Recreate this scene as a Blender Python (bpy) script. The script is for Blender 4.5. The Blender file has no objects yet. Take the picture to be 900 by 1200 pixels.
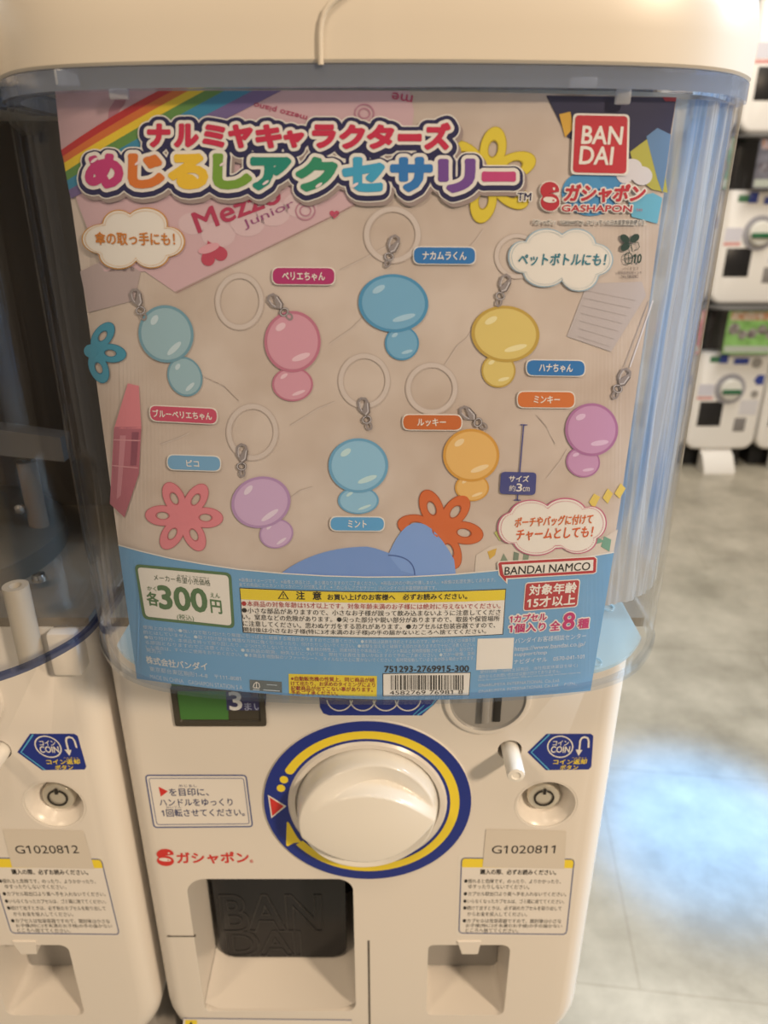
import bpy, bmesh, math, random
import numpy as np
from mathutils import Vector, geometry

random.seed(7)
sc = bpy.context.scene
COL = sc.collection
pi = math.pi

# ------------------------------------------------------------------ camera
F, PITCH, HC = 870.0, math.radians(23.5), 1.05      # focal length in px (900x1200), pitch down, eye height
cp, sp = math.cos(PITCH), math.sin(PITCH)
cam = bpy.data.cameras.new('camera'); camo = bpy.data.objects.new('camera', cam); COL.objects.link(camo)
cam.sensor_fit = 'VERTICAL'; cam.sensor_height = 36; cam.lens = F / 1200 * 36
camo.location = (0, 0, HC); camo.rotation_euler = (pi/2 - PITCH, 0, 0)
cam.clip_start = 0.01
cam.dof.use_dof = True; cam.dof.focus_distance = 0.315; cam.dof.aperture_fstop = 11
sc.camera = camo
sc.view_settings.view_transform = 'Standard'; sc.view_settings.look = 'None'
sc.view_settings.gamma = 1; sc.view_settings.use_curve_mapping = False
sc.view_settings.exposure = 0.0
sc.cycles.transparent_max_bounces = 32
sc.cycles.max_bounces = 10
sc.cycles.sample_clamp_indirect = 4

# ------------------------------------------------------------------ world and lights
w = bpy.data.worlds.new('world'); sc.world = w; w.use_nodes = True
bg = w.node_tree.nodes['Background']; bg.inputs[0].default_value = (1.0, .80, .60, 1); bg.inputs[1].default_value = 0.22

def area(name, loc, target, size, power, col, sy=None):
    l = bpy.data.lights.new(name, 'AREA'); l.energy = power; l.color = col; l.size = size
    if sy: l.shape = 'RECTANGLE'; l.size_y = sy
    o = bpy.data.objects.new(name, l); COL.objects.link(o); o.location = loc
    o.rotation_euler = (Vector(target) - Vector(loc)).to_track_quat('-Z', 'Y').to_euler()
    return o
def spot(name, loc, target, power, col, ang, blend, rad=.05):
    l = bpy.data.lights.new(name, 'SPOT'); l.energy = power; l.color = col
    l.spot_size = ang; l.spot_blend = blend; l.shadow_soft_size = rad
    o = bpy.data.objects.new(name, l); COL.objects.link(o); o.location = loc
    o.rotation_euler = (Vector(target) - Vector(loc)).to_track_quat('-Z', 'Y').to_euler()
    return o
WARM = (1, .775, .54)
area('ceiling_lamp_key', (1.65, -1.25, 2.15), (0, .3, .75), .22, 54, WARM)
area('ceiling_lamp_front', (.1, -.55, 2.75), (0, .3, .8), .30, 9, WARM)
area('ceiling_lamp_left', (-1.3, -1.2, 2.6), (-.1, .3, .8), .35, 14, (1, .76, .50))
area('ceiling_lamp_aisle', (1.5, 2.0, 2.7), (1.2, 2.1, 0), .6, 26, (1, .90, .76))
area('ceiling_lamp_far', (1.0, 1.6, 2.5), (1.4, 2.9, .8), .5, 16, (1, .95, .88))
area('screen_light', (1.25, .55, 1.75), (.13, .33, .95), .5, 36, (.58, .80, 1))
spot('blue_spot', (.72, 1.30, 2.6), (.575, 1.0, 0), 760, (.015, .36, 1), math.radians(11.5), .95, .05)

# ------------------------------------------------------------------ helpers: pixels of the photograph to rays
def ray(P):
    P = np.asarray(P, float).reshape(-1, 2)
    u = (P[:, 0] - 450) / F; v = (P[:, 1] - 600) / F
    return np.stack([u, cp - v*sp, -(sp + v*cp)], 1)
def at(px, py, Y):
    d = ray([(px, py)])[0]; k = Y / d[1]
    return Vector((d[0]*k, Y, HC + d[2]*k))
def lin(c):
    c = c / 255.0
    return c/12.92 if c <= .04045 else ((c + .055)/1.055)**2.4

# ------------------------------------------------------------------ materials
MATS = {}
def mat(name, col, rough=.5, spec=.4, metal=0, emit=None, es=1.0, noise=None, bump=None, coat=0):
    if name in MATS: return MATS[name]
    m = bpy.data.materials.new(name); m.use_nodes = True; nt = m.node_tree; b = nt.nodes['Principled BSDF']
    b.inputs['Base Color'].default_value = (*col, 1); b.inputs['Roughness'].default_value = rough
    b.inputs['Specular IOR Level'].default_value = spec; b.inputs['Metallic'].default_value = metal
    b.inputs['Coat Weight'].default_value = coat
    if emit: b.inputs['Emission Color'].default_value = (*emit, 1); b.inputs['Emission Strength'].default_value = es
    if noise:
        c2, scale, det = noise
        tc = nt.nodes.new('ShaderNodeTexCoord'); n = nt.nodes.new('ShaderNodeTexNoise')
        n.inputs['Scale'].default_value = scale; n.inputs['Detail'].default_value = det
        r = nt.nodes.new('ShaderNodeValToRGB'); r.color_ramp.elements[0].position = .35; r.color_ramp.elements[1].position = .65
        r.color_ramp.elements[0].color = (*col, 1); r.color_ramp.elements[1].color = (*c2, 1)
        nt.links.new(tc.outputs['Object'], n.inputs['Vector']); nt.links.new(n.outputs['Fac'], r.inputs['Fac'])
        nt.links.new(r.outputs['Color'], b.inputs['Base Color'])
    if bump:
        scale, st, dist = bump
        tc = nt.nodes.new('ShaderNodeTexCoord'); n = nt.nodes.new('ShaderNodeTexNoise'); n.inputs['Scale'].default_value = scale
        n.inputs['Detail'].default_value = 4
        bn = nt.nodes.new('ShaderNodeBump'); bn.inputs['Strength'].default_value = st; bn.inputs['Distance'].default_value = dist
        nt.links.new(tc.outputs['Object'], n.inputs['Vector']); nt.links.new(n.outputs['Fac'], bn.inputs['Height'])
        nt.links.new(bn.outputs['Normal'], b.inputs['Normal'])
    MATS[name] = m
    return m
WB = [lin(222), lin(208), lin(188)]                 # how white print reads under the shop's warm lamps
def ink(r, g, b, white=.86, dull=.07):              # the ink that reads (r,g,b) beside that white
    y = .3*r + .59*g + .11*b; r, g, b = (q + (y*c - q)*dull for q, c in ((r, 1.06), (g, 1.0), (b, .90)))
    return tuple(min(.95, max(.003, lin(x)/q*white)) for x, q in zip((r, g, b), WB))
def pm(r, g, b):                                    # print material for an observed colour
    return mat('ink_%d_%d_%d' % (r, g, b), ink(r, g, b), .5, .25)
def clear(name, tint, rough=.04, ior=1.45, bump=None, frost=0, gl=(1, 1, 1)):
    m = bpy.data.materials.new(name); m.use_nodes = True; nt = m.node_tree; nt.nodes.clear()
    out = nt.nodes.new('ShaderNodeOutputMaterial'); mix = nt.nodes.new('ShaderNodeMixShader')
    tr = nt.nodes.new('ShaderNodeBsdfTransparent'); g = nt.nodes.new('ShaderNodeBsdfGlossy'); fr = nt.nodes.new('ShaderNodeFresnel')
    tr.inputs[0].default_value = (*tint, 1); g.inputs['Roughness'].default_value = rough; g.inputs['Color'].default_value = (*gl, 1)
    ge = nt.nodes.new('ShaderNodeNewGeometry'); mr = nt.nodes.new('ShaderNodeMapRange')
    mr.inputs['To Min'].default_value = ior; mr.inputs['To Max'].default_value = 1/ior    # same reflectance on both faces of the sheet
    nt.links.new(ge.outputs['Backfacing'], mr.inputs['Value']); nt.links.new(mr.outputs[0], fr.inputs['IOR'])
    base = tr.outputs[0]
    if frost:
        df = nt.nodes.new('ShaderNodeBsdfTranslucent'); df.inputs[0].default_value = (*tint, 1)
        d2 = nt.nodes.new('ShaderNodeBsdfDiffuse'); d2.inputs[0].default_value = (*tint, 1)
        m1 = nt.nodes.new('ShaderNodeMixShader'); m1.inputs[0].default_value = .5
        nt.links.new(df.outputs[0], m1.inputs[1]); nt.links.new(d2.outputs[0], m1.inputs[2])
        m2 = nt.nodes.new('ShaderNodeMixShader'); m2.inputs[0].default_value = frost
        nt.links.new(tr.outputs[0], m2.inputs[1]); nt.links.new(m1.outputs[0], m2.inputs[2]); base = m2.outputs[0]
    if bump:
        tc = nt.nodes.new('ShaderNodeTexCoord'); mp = nt.nodes.new('ShaderNodeMapping'); mp.inputs['Scale'].default_value = bump[0]
        n = nt.nodes.new('ShaderNodeTexNoise'); n.inputs['Scale'].default_value = 1; n.inputs['Detail'].default_value = 3
        bn = nt.nodes.new('ShaderNodeBump'); bn.inputs['Strength'].default_value = bump[1]; bn.inputs['Distance'].default_value = .002
        nt.links.new(tc.outputs['Object'], mp.inputs[0]); nt.links.new(mp.outputs[0], n.inputs['Vector'])
        nt.links.new(n.outputs['Fac'], bn.inputs['Height'])
        nt.links.new(bn.outputs['Normal'], g.inputs['Normal']); nt.links.new(bn.outputs['Normal'], fr.inputs['Normal'])
    nt.links.new(fr.outputs[0], mix.inputs[0]); nt.links.new(base, mix.inputs[1]); nt.links.new(g.outputs[0], mix.inputs[2])
    nt.links.new(mix.outputs[0], out.inputs[0])
    return m
M_WHITE = mat('white_plastic', (.74, .70, .655), .28, .5, bump=(350, .02, .001))
M_WHITE2 = mat('white_cap_plastic', (.66, .61, .54), .34, .4)
M_KNOB = mat('white_knob_plastic', (.82, .80, .76), .18, .5)
M_LINE = mat('seam_dark', (.10, .09, .08), .6)
M_HOPPER = mat('hopper_brown_plastic', (.10, .082, .064), .5)
M_TRAYIN = mat('hopper_floor_beige', (.22, .185, .145), .45)
M_SMOKE = mat('smoked_flap_plastic', (.014, .014, .017), .22, .35)
M_DARK = mat('dark_interior', (.02, .018, .016), .6)
M_GREY = mat('grey_plastic', (.32, .31, .30), .35)
M_GREYD = mat('slot_dark_grey', (.10, .10, .10), .4)
M_METAL = mat('chrome_metal', (.72, .70, .66), .22, .5, 1)
M_CLIP = clear('clip_frosted_plastic', (.82, .86, .92), .2, frost=.55)
M_HOOD = clear('hood_clear_plastic', (.955, .962, .975), .05, 1.45, ((160, 160, 6), .10))
M_RIM = clear('hood_rim_clear_plastic', (.90, .93, .97), .06, 1.5)
M_RIMD = clear('hood_rim_blue_plastic', (.36, .41, .60), .06, 1.5)
M_FLANGE = clear('hood_flange_blue_plastic', (.66, .73, .86), .06, 1.5, ((20, 60, 120), .35), frost=.30)
M_REFL = clear('blue_reflection_sheet', (.56, .74, .98), .10, 1.5, ((260, 260, 7), .9), frost=.85)  # added sheet, coloured like the bright aisle reflected in the hood
M_FLOORP = clear('pale_blue_floor_plate', (.70, .86, .93), .1, 1.5, frost=.7)
M_TAPE = mat('number_label_cream', (.66, .61, .545), .3, .4)

# ------------------------------------------------------------------ mesh helpers
def smooth(me, ang=38):
    bm = bmesh.new(); bm.from_mesh(me); a = math.radians(ang)
    for f in bm.faces: f.smooth = True
    for e in bm.edges:
        if len(e.link_faces) == 2 and e.calc_face_angle(0) > a: e.smooth = False
    bm.to_mesh(me); bm.free()
class MB:
    def __init__(s): s.bm = bmesh.new()
    def box(s, x0, x1, y0, y1, z0, z1, bev=0, seg=2):
        r = bmesh.ops.create_cube(s.bm, size=1); vs = r['verts']
        for v in vs: v.co = Vector(((x0+x1)/2 + v.co.x*(x1-x0), (y0+y1)/2 + v.co.y*(y1-y0), (z0+z1)/2 + v.co.z*(z1-z0)))
        if bev:
            es = list({e for v in vs for e in v.link_edges})
            bmesh.ops.bevel(s.bm, geom=es, offset=bev, segments=seg, profile=.5, affect='EDGES')
        return s
    def loops(s, loops, cap0=True, cap1=True, closed=True):
        rows = [[s.bm.verts.new(p) for p in L] for L in loops]
        for a, b in zip(rows, rows[1:]):
            n = len(a)
            for i in range(n if closed else n-1):
                j = (i+1) % n
                try: s.bm.faces.new((a[i], a[j], b[j], b[i]))
                except ValueError: pass
        if cap0: s.bm.faces.new(rows[0][::-1])
        if cap1: s.bm.faces.new(rows[-1])
        return s
    def lathe(s, c, prof, n=48, axis=(0, -1, 0), cap0=False, cap1=True, ry=1.0):
        ax = Vector(axis).normalized(); a = ax.orthogonal().normalized()
        if abs(ax.y) > .7: a = Vector((1, 0, 0)); a = (a - ax*a.dot(ax)).normalized()
        b = ax.cross(a); c = Vector(c); L = []
        for r, h in prof:
            L.append([c + ax*h + (a*math.cos(2*pi*i/n) + b*math.sin(2*pi*i/n)*ry)*r for i in range(n)])
        return s.loops(L, cap0, cap1)
    def tube(s, pts, r, n=10):
        pts = [Vector(p) for p in pts]; L = []
        for i, p in enumerate(pts):
            d = (pts[min(i+1, len(pts)-1)] - pts[max(i-1, 0)]).normalized()
            a = d.cross(Vector((0.1, 1, .05))).normalized(); b = d.cross(a)
            L.append([p + (a*math.cos(2*pi*k/n) + b*math.sin(2*pi*k/n))*r for k in range(n)])
        return s.loops(L)
    def build(s, name, m, parent=None, ang=38, recalc=True):
        if recalc: bmesh.ops.recalc_face_normals(s.bm, faces=s.bm.faces)
        me = bpy.data.meshes.new(name); s.bm.to_mesh(me); s.bm.free()
        for x in (m if isinstance(m, (list, tuple)) else [m]): me.materials.append(x)
        smooth(me, ang)
        return link(name, me, parent)
def root_of(o):
    while o.parent: o = o.parent
    return o
def link(name, me, parent=None):
    o = bpy.data.objects.new(name, me); COL.objects.link(o)
    if parent:
        L = root_of(parent).location
        me.transform(__import__('mathutils').Matrix.Translation(-L)); o.parent = parent
    return o
def thing(name, loc, label, cat, group=None):
    o = bpy.data.objects.new(name, None); COL.objects.link(o); o.location = loc; o.empty_display_size = .05
    tag(o, label, cat, group); return o
def tag(o, label=None, cat=None, group=None, kind=None):
    if label: o['label'] = label
    if cat: o['category'] = cat
    if group: o['group'] = group
    if kind: o['kind'] = kind
    return o
def rrect(x0, x1, z0, z1, r, n=8):
    r = r if isinstance(r, (tuple, list)) else (r,)*4      # bl, br, tr, tl
    P = []
    for (cx, cz, a0, q) in ((x0+r[0], z0+r[0], pi, r[0]), (x1-r[1], z0+r[1], 1.5*pi, r[1]), (x1-r[2], z1-r[2], 0, r[2]), (x0+r[3], z1-r[3], .5*pi, r[3])):
        for i in range(n+1):
            a = a0 + i*pi/2/n; P.append((cx + q*math.cos(a), cz + q*math.sin(a)))
    return P
def boolean(o, cutters):
    for cmb in cutters:
        me = bpy.data.meshes.new('cut'); bmesh.ops.recalc_face_normals(cmb.bm, faces=cmb.bm.faces); cmb.bm.to_mesh(me); cmb.bm.free()
        co = bpy.data.objects.new('cut', me); COL.objects.link(co); co.location = root_of(o).location*0
        if o.parent: me.transform(__import__('mathutils').Matrix.Translation(-root_of(o).location)); co.location = root_of(o).location
        md = o.modifiers.new('b', 'BOOLEAN'); md.operation = 'DIFFERENCE'; md.solver = 'EXACT'; md.object = co
        bpy.context.view_layer.update()
        dg = bpy.context.evaluated_depsgraph_get()
        new = bpy.data.meshes.new_from_object(o.evaluated_get(dg))
        o.modifiers.clear(); o.data = new; bpy.data.objects.remove(co)
    smooth(o.data, 30)

# ------------------------------------------------------------------ hood cross-section (half profile: |x| -> y)
HX = -.0035                                           # hood centre
_prof = [(0, .265), (.03, .2655), (.06, .2678), (.085, .2712), (.105, .2772), (.119, .2865), (.1285, .298), (.136, .310), (.1400, .322), (.1406, .345), (.1406, .365)]
def chaikin(P, k=3):
    for _ in range(k):
        Q = [P[0]]
        for a, b in zip(P, P[1:]):
            Q += [(.75*a[0]+.25*b[0], .75*a[1]+.25*b[1]), (.25*a[0]+.75*b[0], .25*a[1]+.75*b[1])]
        P = Q + [P[-1]]
    return P
_pp = chaikin(_prof, 3)
PROF = [(-x, y) for x, y in _pp[::-1]] + _pp[1:]       # left back -> front -> right back
def offset(P, d):                                     # + = inwards (towards the machine)
    out = []
    for i, (x, y) in enumerate(P):
        a = P[max(i-1, 0)]; b = P[min(i+1, len(P)-1)]
        tx, ty = b[0]-a[0], b[1]-a[1]; L = math.hypot(tx, ty) or 1
        out.append((x - ty/L*d, y + tx/L*d))
    return out
_in = offset(PROF, .0046)
_px = np.array([p[0] for p in _in]); _py = np.array([p[1] for p in _in])
def poster_y(X): return np.interp(X - HX, _px, _py)
Z_RIM, Z_TOP = HC - .2055, HC + .0355

def surf_poster(P, layer):
    d = ray(P); Y = np.full(len(d), .27)
    for _ in range(25): Y = .5*Y + .5*poster_y(d[:, 0]*Y/d[:, 1])
    k = Y/d[:, 1]
    return np.stack([d[:, 0]*k, Y - layer*1.7e-4, HC + d[:, 2]*k], 1)
PLATE = .327
def surf_plane(Y0):
    def f(P, layer):
        d = ray(P); k = Y0/d[:, 1]
        return np.stack([d[:, 0]*k, np.full(len(d), Y0 - layer*1.2e-4), HC + d[:, 2]*k], 1)
    return f
surf_plate = surf_plane(PLATE)

# ------------------------------------------------------------------ printing
_gc = {}
def glyph(body, res=3):
    if body in _gc: return _gc[body]
    c = bpy.data.curves.new('t', 'FONT'); c.body = body; c.resolution_u = res
    for i, ch in enumerate(body):
        if ch == '1': c.body_format[i].material_index = 1
    for q in range(2): c.materials.append(None)
    o = bpy.data.objects.new('t', c); COL.objects.link(o); bpy.context.view_layer.update()
    me = bpy.data.meshes.new_from_object(o.evaluated_get(bpy.context.evaluated_depsgraph_get()))
    V = np.array([v.co[:2] for v in me.vertices]).reshape(-1, 2); Fc = [tuple(p.vertices) for p in me.polygons]
    if '1' in body:                                     # give the plain figure one its flag
        ones = {}
        for q in me.polygons:
            if q.material_index == 1:
                for i in q.vertices: ones.setdefault(round(V[i][0]/.6), set()).add(i)
        pts = sorted({i for q in ones.values() for i in q}, key=lambda i: V[i][0]); grp = []
        for i in pts:
            if grp and V[i][0] - V[grp[-1][-1]][0] < .16: grp[-1].append(i)
            else: grp.append([i])
        for g in grp:
            a = V[g]; x0, y0 = a.min(0); x1, y1 = a.max(0); w = x1-x0
            if w > .2: continue
            n = len(V); V = np.concatenate([V, [(x0, y1), (x0, y1-w*1.25), (x0-w*1.55, y1-w*2.15), (x0-w*1.55, y1-w*1.05)]]); Fc.append((n, n+1, n+2, n+3))
    bpy.data.objects.remove(o); bpy.data.curves.remove(c); bpy.data.meshes.remove(me)
    _gc[body] = (V, Fc); return _gc[body]
def outline_segments(V, Fc):
    cnt = {}
    for f in Fc:
        for i in range(len(f)):
            a, c = f[i], f[(i+1) % len(f)]; key = (min(a, c), max(a, c)); cnt[key] = cnt.get(key, 0) + 1
    E = [e for e, n in cnt.items() if n == 1]
    return np.array([[V[a], V[c]] for a, c in E])
def fat_mesh(V, Fc, r, cell, run=4.5):
    """the lettering thickened by r all round, as one clean flat mesh (marching squares on its distance field)"""
    S = outline_segments(V, Fc); lo = V.min(0) - r - 2*cell; hi = V.max(0) + r + 2*cell
    xs = np.arange(lo[0], hi[0]+cell, cell); ys = np.arange(lo[1], hi[1]+cell, cell)
    D = np.full((len(ys), len(xs)), 1e9); X, Y = np.meshgrid(xs, ys); IN = np.zeros(D.shape, bool)
    for (a, c) in S:
        m = r + 3*cell
        i0 = max(0, int((min(a[0], c[0])-m-lo[0])/cell)); i1 = int((max(a[0], c[0])+m-lo[0])/cell)+2
        j0 = max(0, int((min(a[1], c[1])-m-lo[1])/cell)); j1 = int((max(a[1], c[1])+m-lo[1])/cell)+2
        sx, sy = X[j0:j1, i0:i1], Y[j0:j1, i0:i1]; d = c-a; L2 = d@d or 1e-12
        t = np.clip(((sx-a[0])*d[0] + (sy-a[1])*d[1])/L2, 0, 1)
        D[j0:j1, i0:i1] = np.minimum(D[j0:j1, i0:i1], np.hypot(sx-a[0]-t*d[0], sy-a[1]-t*d[1]))
        if a[1] != c[1]:
            q0, q1 = (a, c) if a[1] < c[1] else (c, a)
            jj = np.nonzero((ys >= q0[1]) & (ys < q1[1]))[0]
            for j in jj:
                xc = q0[0] + (q1[0]-q0[0])*(ys[j]-q0[1])/(q1[1]-q0[1]); IN[j, xs < xc] ^= True
    G = np.where(IN, -D, D) - r
    VV, FF, ids = [], [], {}
    def vid(key, x, y):
        if key not in ids: ids[key] = len(VV); VV.append((x, y))
        return ids[key]
    def gv(j, i): return vid((j, i), xs[i], ys[j])
    def ev(j, i, j2, i2):
        if (j2, i2) < (j, i): j, i, j2, i2 = j2, i2, j, i
        t = G[j, i]/(G[j, i]-G[j2, i2]); t = min(.999, max(.001, t))
        return vid((j, i, j2, i2), xs[i]+(xs[i2]-xs[i])*t, ys[j]+(ys[j2]-ys[j])*t)
    I = G <= 0; full = I[:-1, :-1] & I[1:, :-1] & I[:-1, 1:] & I[1:, 1:]; anyc = I[:-1, :-1] | I[1:, :-1] | I[:-1, 1:] | I[1:, 1:]
    mx = max(1, int(run/cell))
    for j in range(full.shape[0]):
        i = 0; row = full[j]
        while i < len(row):
            if row[i]:
                e = i
                while e < len(row) and row[e] and e-i < mx: e += 1
                FF.append((gv(j, i), gv(j, e), gv(j+1, e), gv(j+1, i))); i = e
            else: i += 1
    for j, i in zip(*np.nonzero(anyc & ~full)):
        C = [(j, i), (j, i+1), (j+1, i+1), (j+1, i)]; P = []
        for q in range(4):
            u, v = C[q], C[(q+1) % 4]
            if I[u]: P.append(gv(*u))
            if I[u] != I[v]: P.append(ev(*u, *v))
        if len(P) >= 3: FF.append(tuple(P))
    return np.array(VV), FF
VPX, VPY = 450.0, 600 + F/math.tan(PITCH)
class Print:
    def __init__(s, surf, step=None): s.surf = surf; s.step = step; s.items = []
    def raw(s, V, Fc, m, layer): s.items.append((np.asarray(V, float), Fc, m, layer)); return s
    def poly(s, pts, m, layer, holes=()):
        loops = [[Vector((p[0], p[1], 0)) for p in L] for L in [pts, *holes]]
        V = [(p.x, p.y) for L in loops for p in L]
        return s.raw(V, [tuple(t) for t in geometry.tessellate_polygon(loops)], m, layer)
    def quad(s, tl, tr, br, bl, m, layer, r=0, n=5): return s.poly(qpath(tl, tr, br, bl, r, n), m, layer)
    def frame(s, tl, tr, br, bl, wd, m, layer, r=0):
        return s.line(qpath(tl, tr, br, bl, r), wd, m, layer, True)
    def line(s, pts, wd, m, layer, closed=False):
        n = len(pts); V = []; Fc = []
        for i in range(n):
            a = pts[(i-1) % n] if closed or i else pts[0]; b = pts[(i+1) % n] if closed or i < n-1 else pts[-1]
            tx, ty = b[0]-a[0], b[1]-a[1]; L = math.hypot(tx, ty) or 1
            V += [(pts[i][0]-ty/L*wd/2, pts[i][1]+tx/L*wd/2), (pts[i][0]+ty/L*wd/2, pts[i][1]-tx/L*wd/2)]
        for i in range(n if closed else n-1):
            j = (i+1) % n; Fc.append((2*i, 2*i+1, 2*j+1, 2*j))
        return s.raw(V, Fc, m, layer)
    def ell(s, cx, cy, rx, ry, m, layer, rot=0, n=32, hole=0):
        P = ellp(cx, cy, rx, ry, rot, n)
        if not hole: return s.poly(P, m, layer)
        Q = ellp(cx, cy, rx*hole, ry*hole, rot, n)
        return s.raw(P+Q, [(i, (i+1) % n, n+(i+1) % n, n+i) for i in range(n)], m, layer)
    def place(s, body, p0, p1, h, mid=None, up=None, slant=0):
        V, Fc = glyph(body); lo, hi = V.min(0), V.max(0)
        T = (V - lo)/(hi - lo)
        p0 = np.array(p0, float); p1 = np.array(p1, float)
        c = None if mid is None else 2*np.array(mid, float) - (p0+p1)/2
        t = T[:, :1]
        B = p0 + (p1-p0)*t if c is None else (1-t)**2*p0 + 2*t*(1-t)*c + t*t*p1
        if up == 'perp':
            d = (p1-p0)/np.linalg.norm(p1-p0); U = np.array([d[1], -d[0]])[None, :]
        else:
            U = B - np.array([VPX, VPY]); U = U/np.linalg.norm(U, axis=1, keepdims=True)
        P = B + U*(T[:, 1:]*h)
        if slant: P[:, 0] += T[:, 1]*h*slant
        return P, Fc
    def text(s, body, p0, p1, h, m, layer, mid=None, bold=0, stroke=0, up=None, slant=0):
        P, Fc = s.place(body, p0, p1, h, mid, up, slant)
        r = stroke or (bold*h*.75 if bold >= .02 else 0)
        if r: P, Fc = fat_mesh(P, Fc, r, min(1.1, max(.28, h/34 if not stroke else r/4.5)))
        return s.raw(P, Fc, m, layer)
    def union_text(s, parts, r, m, layer, cell):
        """several placed letters thickened together into one outline"""
        V = []; Fc = []; n = 0
        for P, fc in parts: V.append(P); Fc += [tuple(q+n for q in f) for f in fc]; n += len(P)
        P, fc = fat_mesh(np.concatenate(V), Fc, r, cell)
        return s.raw(P, fc, m, layer)
    def build(s, name, parent=None):
        V, Fc, MI, ms = [], [], [], []; n = 0
        for P, fc, m, layer in s.items:
            if s.step and np.ptp(P[:, 0]) > s.step*1.3:
                bm = bmesh.new(); vs = [bm.verts.new((p[0], p[1], 0)) for p in P]
                for f in fc:
                    try: bm.faces.new([vs[i] for i in f])
                    except ValueError: pass
                x = math.ceil(P[:, 0].min()/s.step)*s.step
                while x < P[:, 0].max():
                    bmesh.ops.bisect_plane(bm, geom=bm.verts[:]+bm.edges[:]+bm.faces[:], dist=1e-5, plane_co=(x, 0, 0), plane_no=(1, 0, 0)); x += s.step
                bm.verts.index_update(); P = np.array([v.co[:2] for v in bm.verts]); fc = [tuple(v.index for v in f.verts) for f in bm.faces]; bm.free()
            W = s.surf(P, layer); V += [tuple(p) for p in W]
            if m not in ms: ms.append(m)
            k = ms.index(m); MI += [k]*len(fc); Fc += [tuple(i+n for i in f) for f in fc]; n += len(P)
        me = bpy.data.meshes.new(name); me.from_pydata(V, [], Fc)
        for m in ms: me.materials.append(m)
        me.polygons.foreach_set('material_index', MI); me.update()
        # every printed face looks towards the viewer's side (-y)
        bm = bmesh.new(); bm.from_mesh(me)
        for f in bm.faces:
            f.normal_update()
            if f.normal.y > 0: f.normal_flip()
        bm.to_mesh(me); bm.free()
        return link(name, me, parent)
def ellp(cx, cy, rx, ry, rot=0, n=32):
    c, q = math.cos(rot), math.sin(rot)
    return [(cx + rx*math.cos(a)*c - ry*math.sin(a)*q, cy + rx*math.cos(a)*q + ry*math.sin(a)*c) for a in (2*pi*i/n for i in range(n))]
def qpath(tl, tr, br, bl, r=0, n=5):
    C = [np.array(p, float) for p in (tl, tr, br, bl)]
    if not r: return [tuple(p) for p in C]
    P = []
    for i in range(4):
        p, a, b = C[i], C[i-1], C[(i+1) % 4]
        u = p + (a-p)/np.linalg.norm(a-p)*r; q = p + (b-p)/np.linalg.norm(b-p)*r
        for k in range(n+1):
            t = k/n; a_ = u*(1-t)**2 + 2*t*(1-t)*(.25*p+.75*p) + q*t*t; P.append(tuple(a_))
    return P
def cloudp(circles, n=120):
    cx = sum(c[0] for c in circles)/len(circles); cy = sum(c[1] for c in circles)/len(circles); P = []
    for i in range(n):
        a = 2*pi*i/n; d = (math.cos(a), math.sin(a)); best = 4
        for (x, y, rx, ry) in circles:
            ox, oy = (cx-x)/rx, (cy-y)/ry; dx, dy = d[0]/rx, d[1]/ry
            A = dx*dx+dy*dy; Bq = ox*dx+oy*dy; Cq = ox*ox+oy*oy-1; D = Bq*Bq-A*Cq
            if D > 0: best = max(best, (-Bq+math.sqrt(D))/A)
        P.append((cx+d[0]*best, cy+d[1]*best))
    return P
def qbez(a, m, b, n=14):                               # curve through a, m, b
    a, m, b = map(np.array, (a, m, b)); c = 2*m - (a+b)/2
    return [tuple((1-t)**2*a + 2*t*(1-t)*c + t*t*b) for t in np.linspace(0, 1, n)]

# ------------------------------------------------------------------ the setting
def floor_mat():
    m = mat('polished_floor', (.60, .56, .49), .30, .5); nt = m.node_tree; b = nt.nodes['Principled BSDF']
    tc = nt.nodes.new('ShaderNodeTexCoord')
    n = nt.nodes.new('ShaderNodeTexNoise'); n.inputs['Scale'].default_value = 4.5; n.inputs['Detail'].default_value = 9; n.inputs['Roughness'].default_value = .65
    r = nt.nodes.new('ShaderNodeValToRGB'); r.color_ramp.elements[0].position = .34; r.color_ramp.elements[1].position = .66
    r.color_ramp.elements[0].color = (.27, .25, .20, 1); r.color_ramp.elements[1].color = (.49, .455, .375, 1)
    n2 = nt.nodes.new('ShaderNodeTexNoise'); n2.inputs['Scale'].default_value = 42; n2.inputs['Detail'].default_value = 5
    bk = nt.nodes.new('ShaderNodeTexBrick'); bk.inputs['Scale'].default_value = 1.0; bk.inputs['Mortar Size'].default_value = .0016
    bk.inputs['Brick Width'].default_value = .9; bk.inputs['Row Height'].default_value = .45
    bk.inputs['Color1'].default_value = (1, 1, 1, 1); bk.inputs['Color2'].default_value = (.97, .97, .97, 1); bk.inputs['Mortar'].default_value = (.82, .80, .78, 1)
    mp = nt.nodes.new('ShaderNodeMapping'); mp.inputs['Rotation'].default_value = (0, 0, .12); mp.inputs['Location'].default_value = (.17, .16, 0)
    mx = nt.nodes.new('ShaderNodeMixRGB'); mx.blend_type = 'MULTIPLY'; mx.inputs[0].default_value = 1
    bn = nt.nodes.new('ShaderNodeBump'); bn.inputs['Strength'].default_value = .10; bn.inputs['Distance'].default_value = .004
    L = nt.links.new
    L(tc.outputs['Object'], n.inputs['Vector']); L(tc.outputs['Object'], n2.inputs['Vector']); L(tc.outputs['Object'], mp.inputs[0]); L(mp.outputs[0], bk.inputs['Vector'])
    L(n.outputs['Fac'], r.inputs['Fac']); L(r.outputs[0], mx.inputs[1]); L(bk.outputs['Color'], mx.inputs[2]); L(mx.outputs[0], b.inputs['Base Color'])
    L(n2.outputs['Fac'], bn.inputs['Height']); L(bn.outputs['Normal'], b.inputs['Normal'])
    return m
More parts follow.
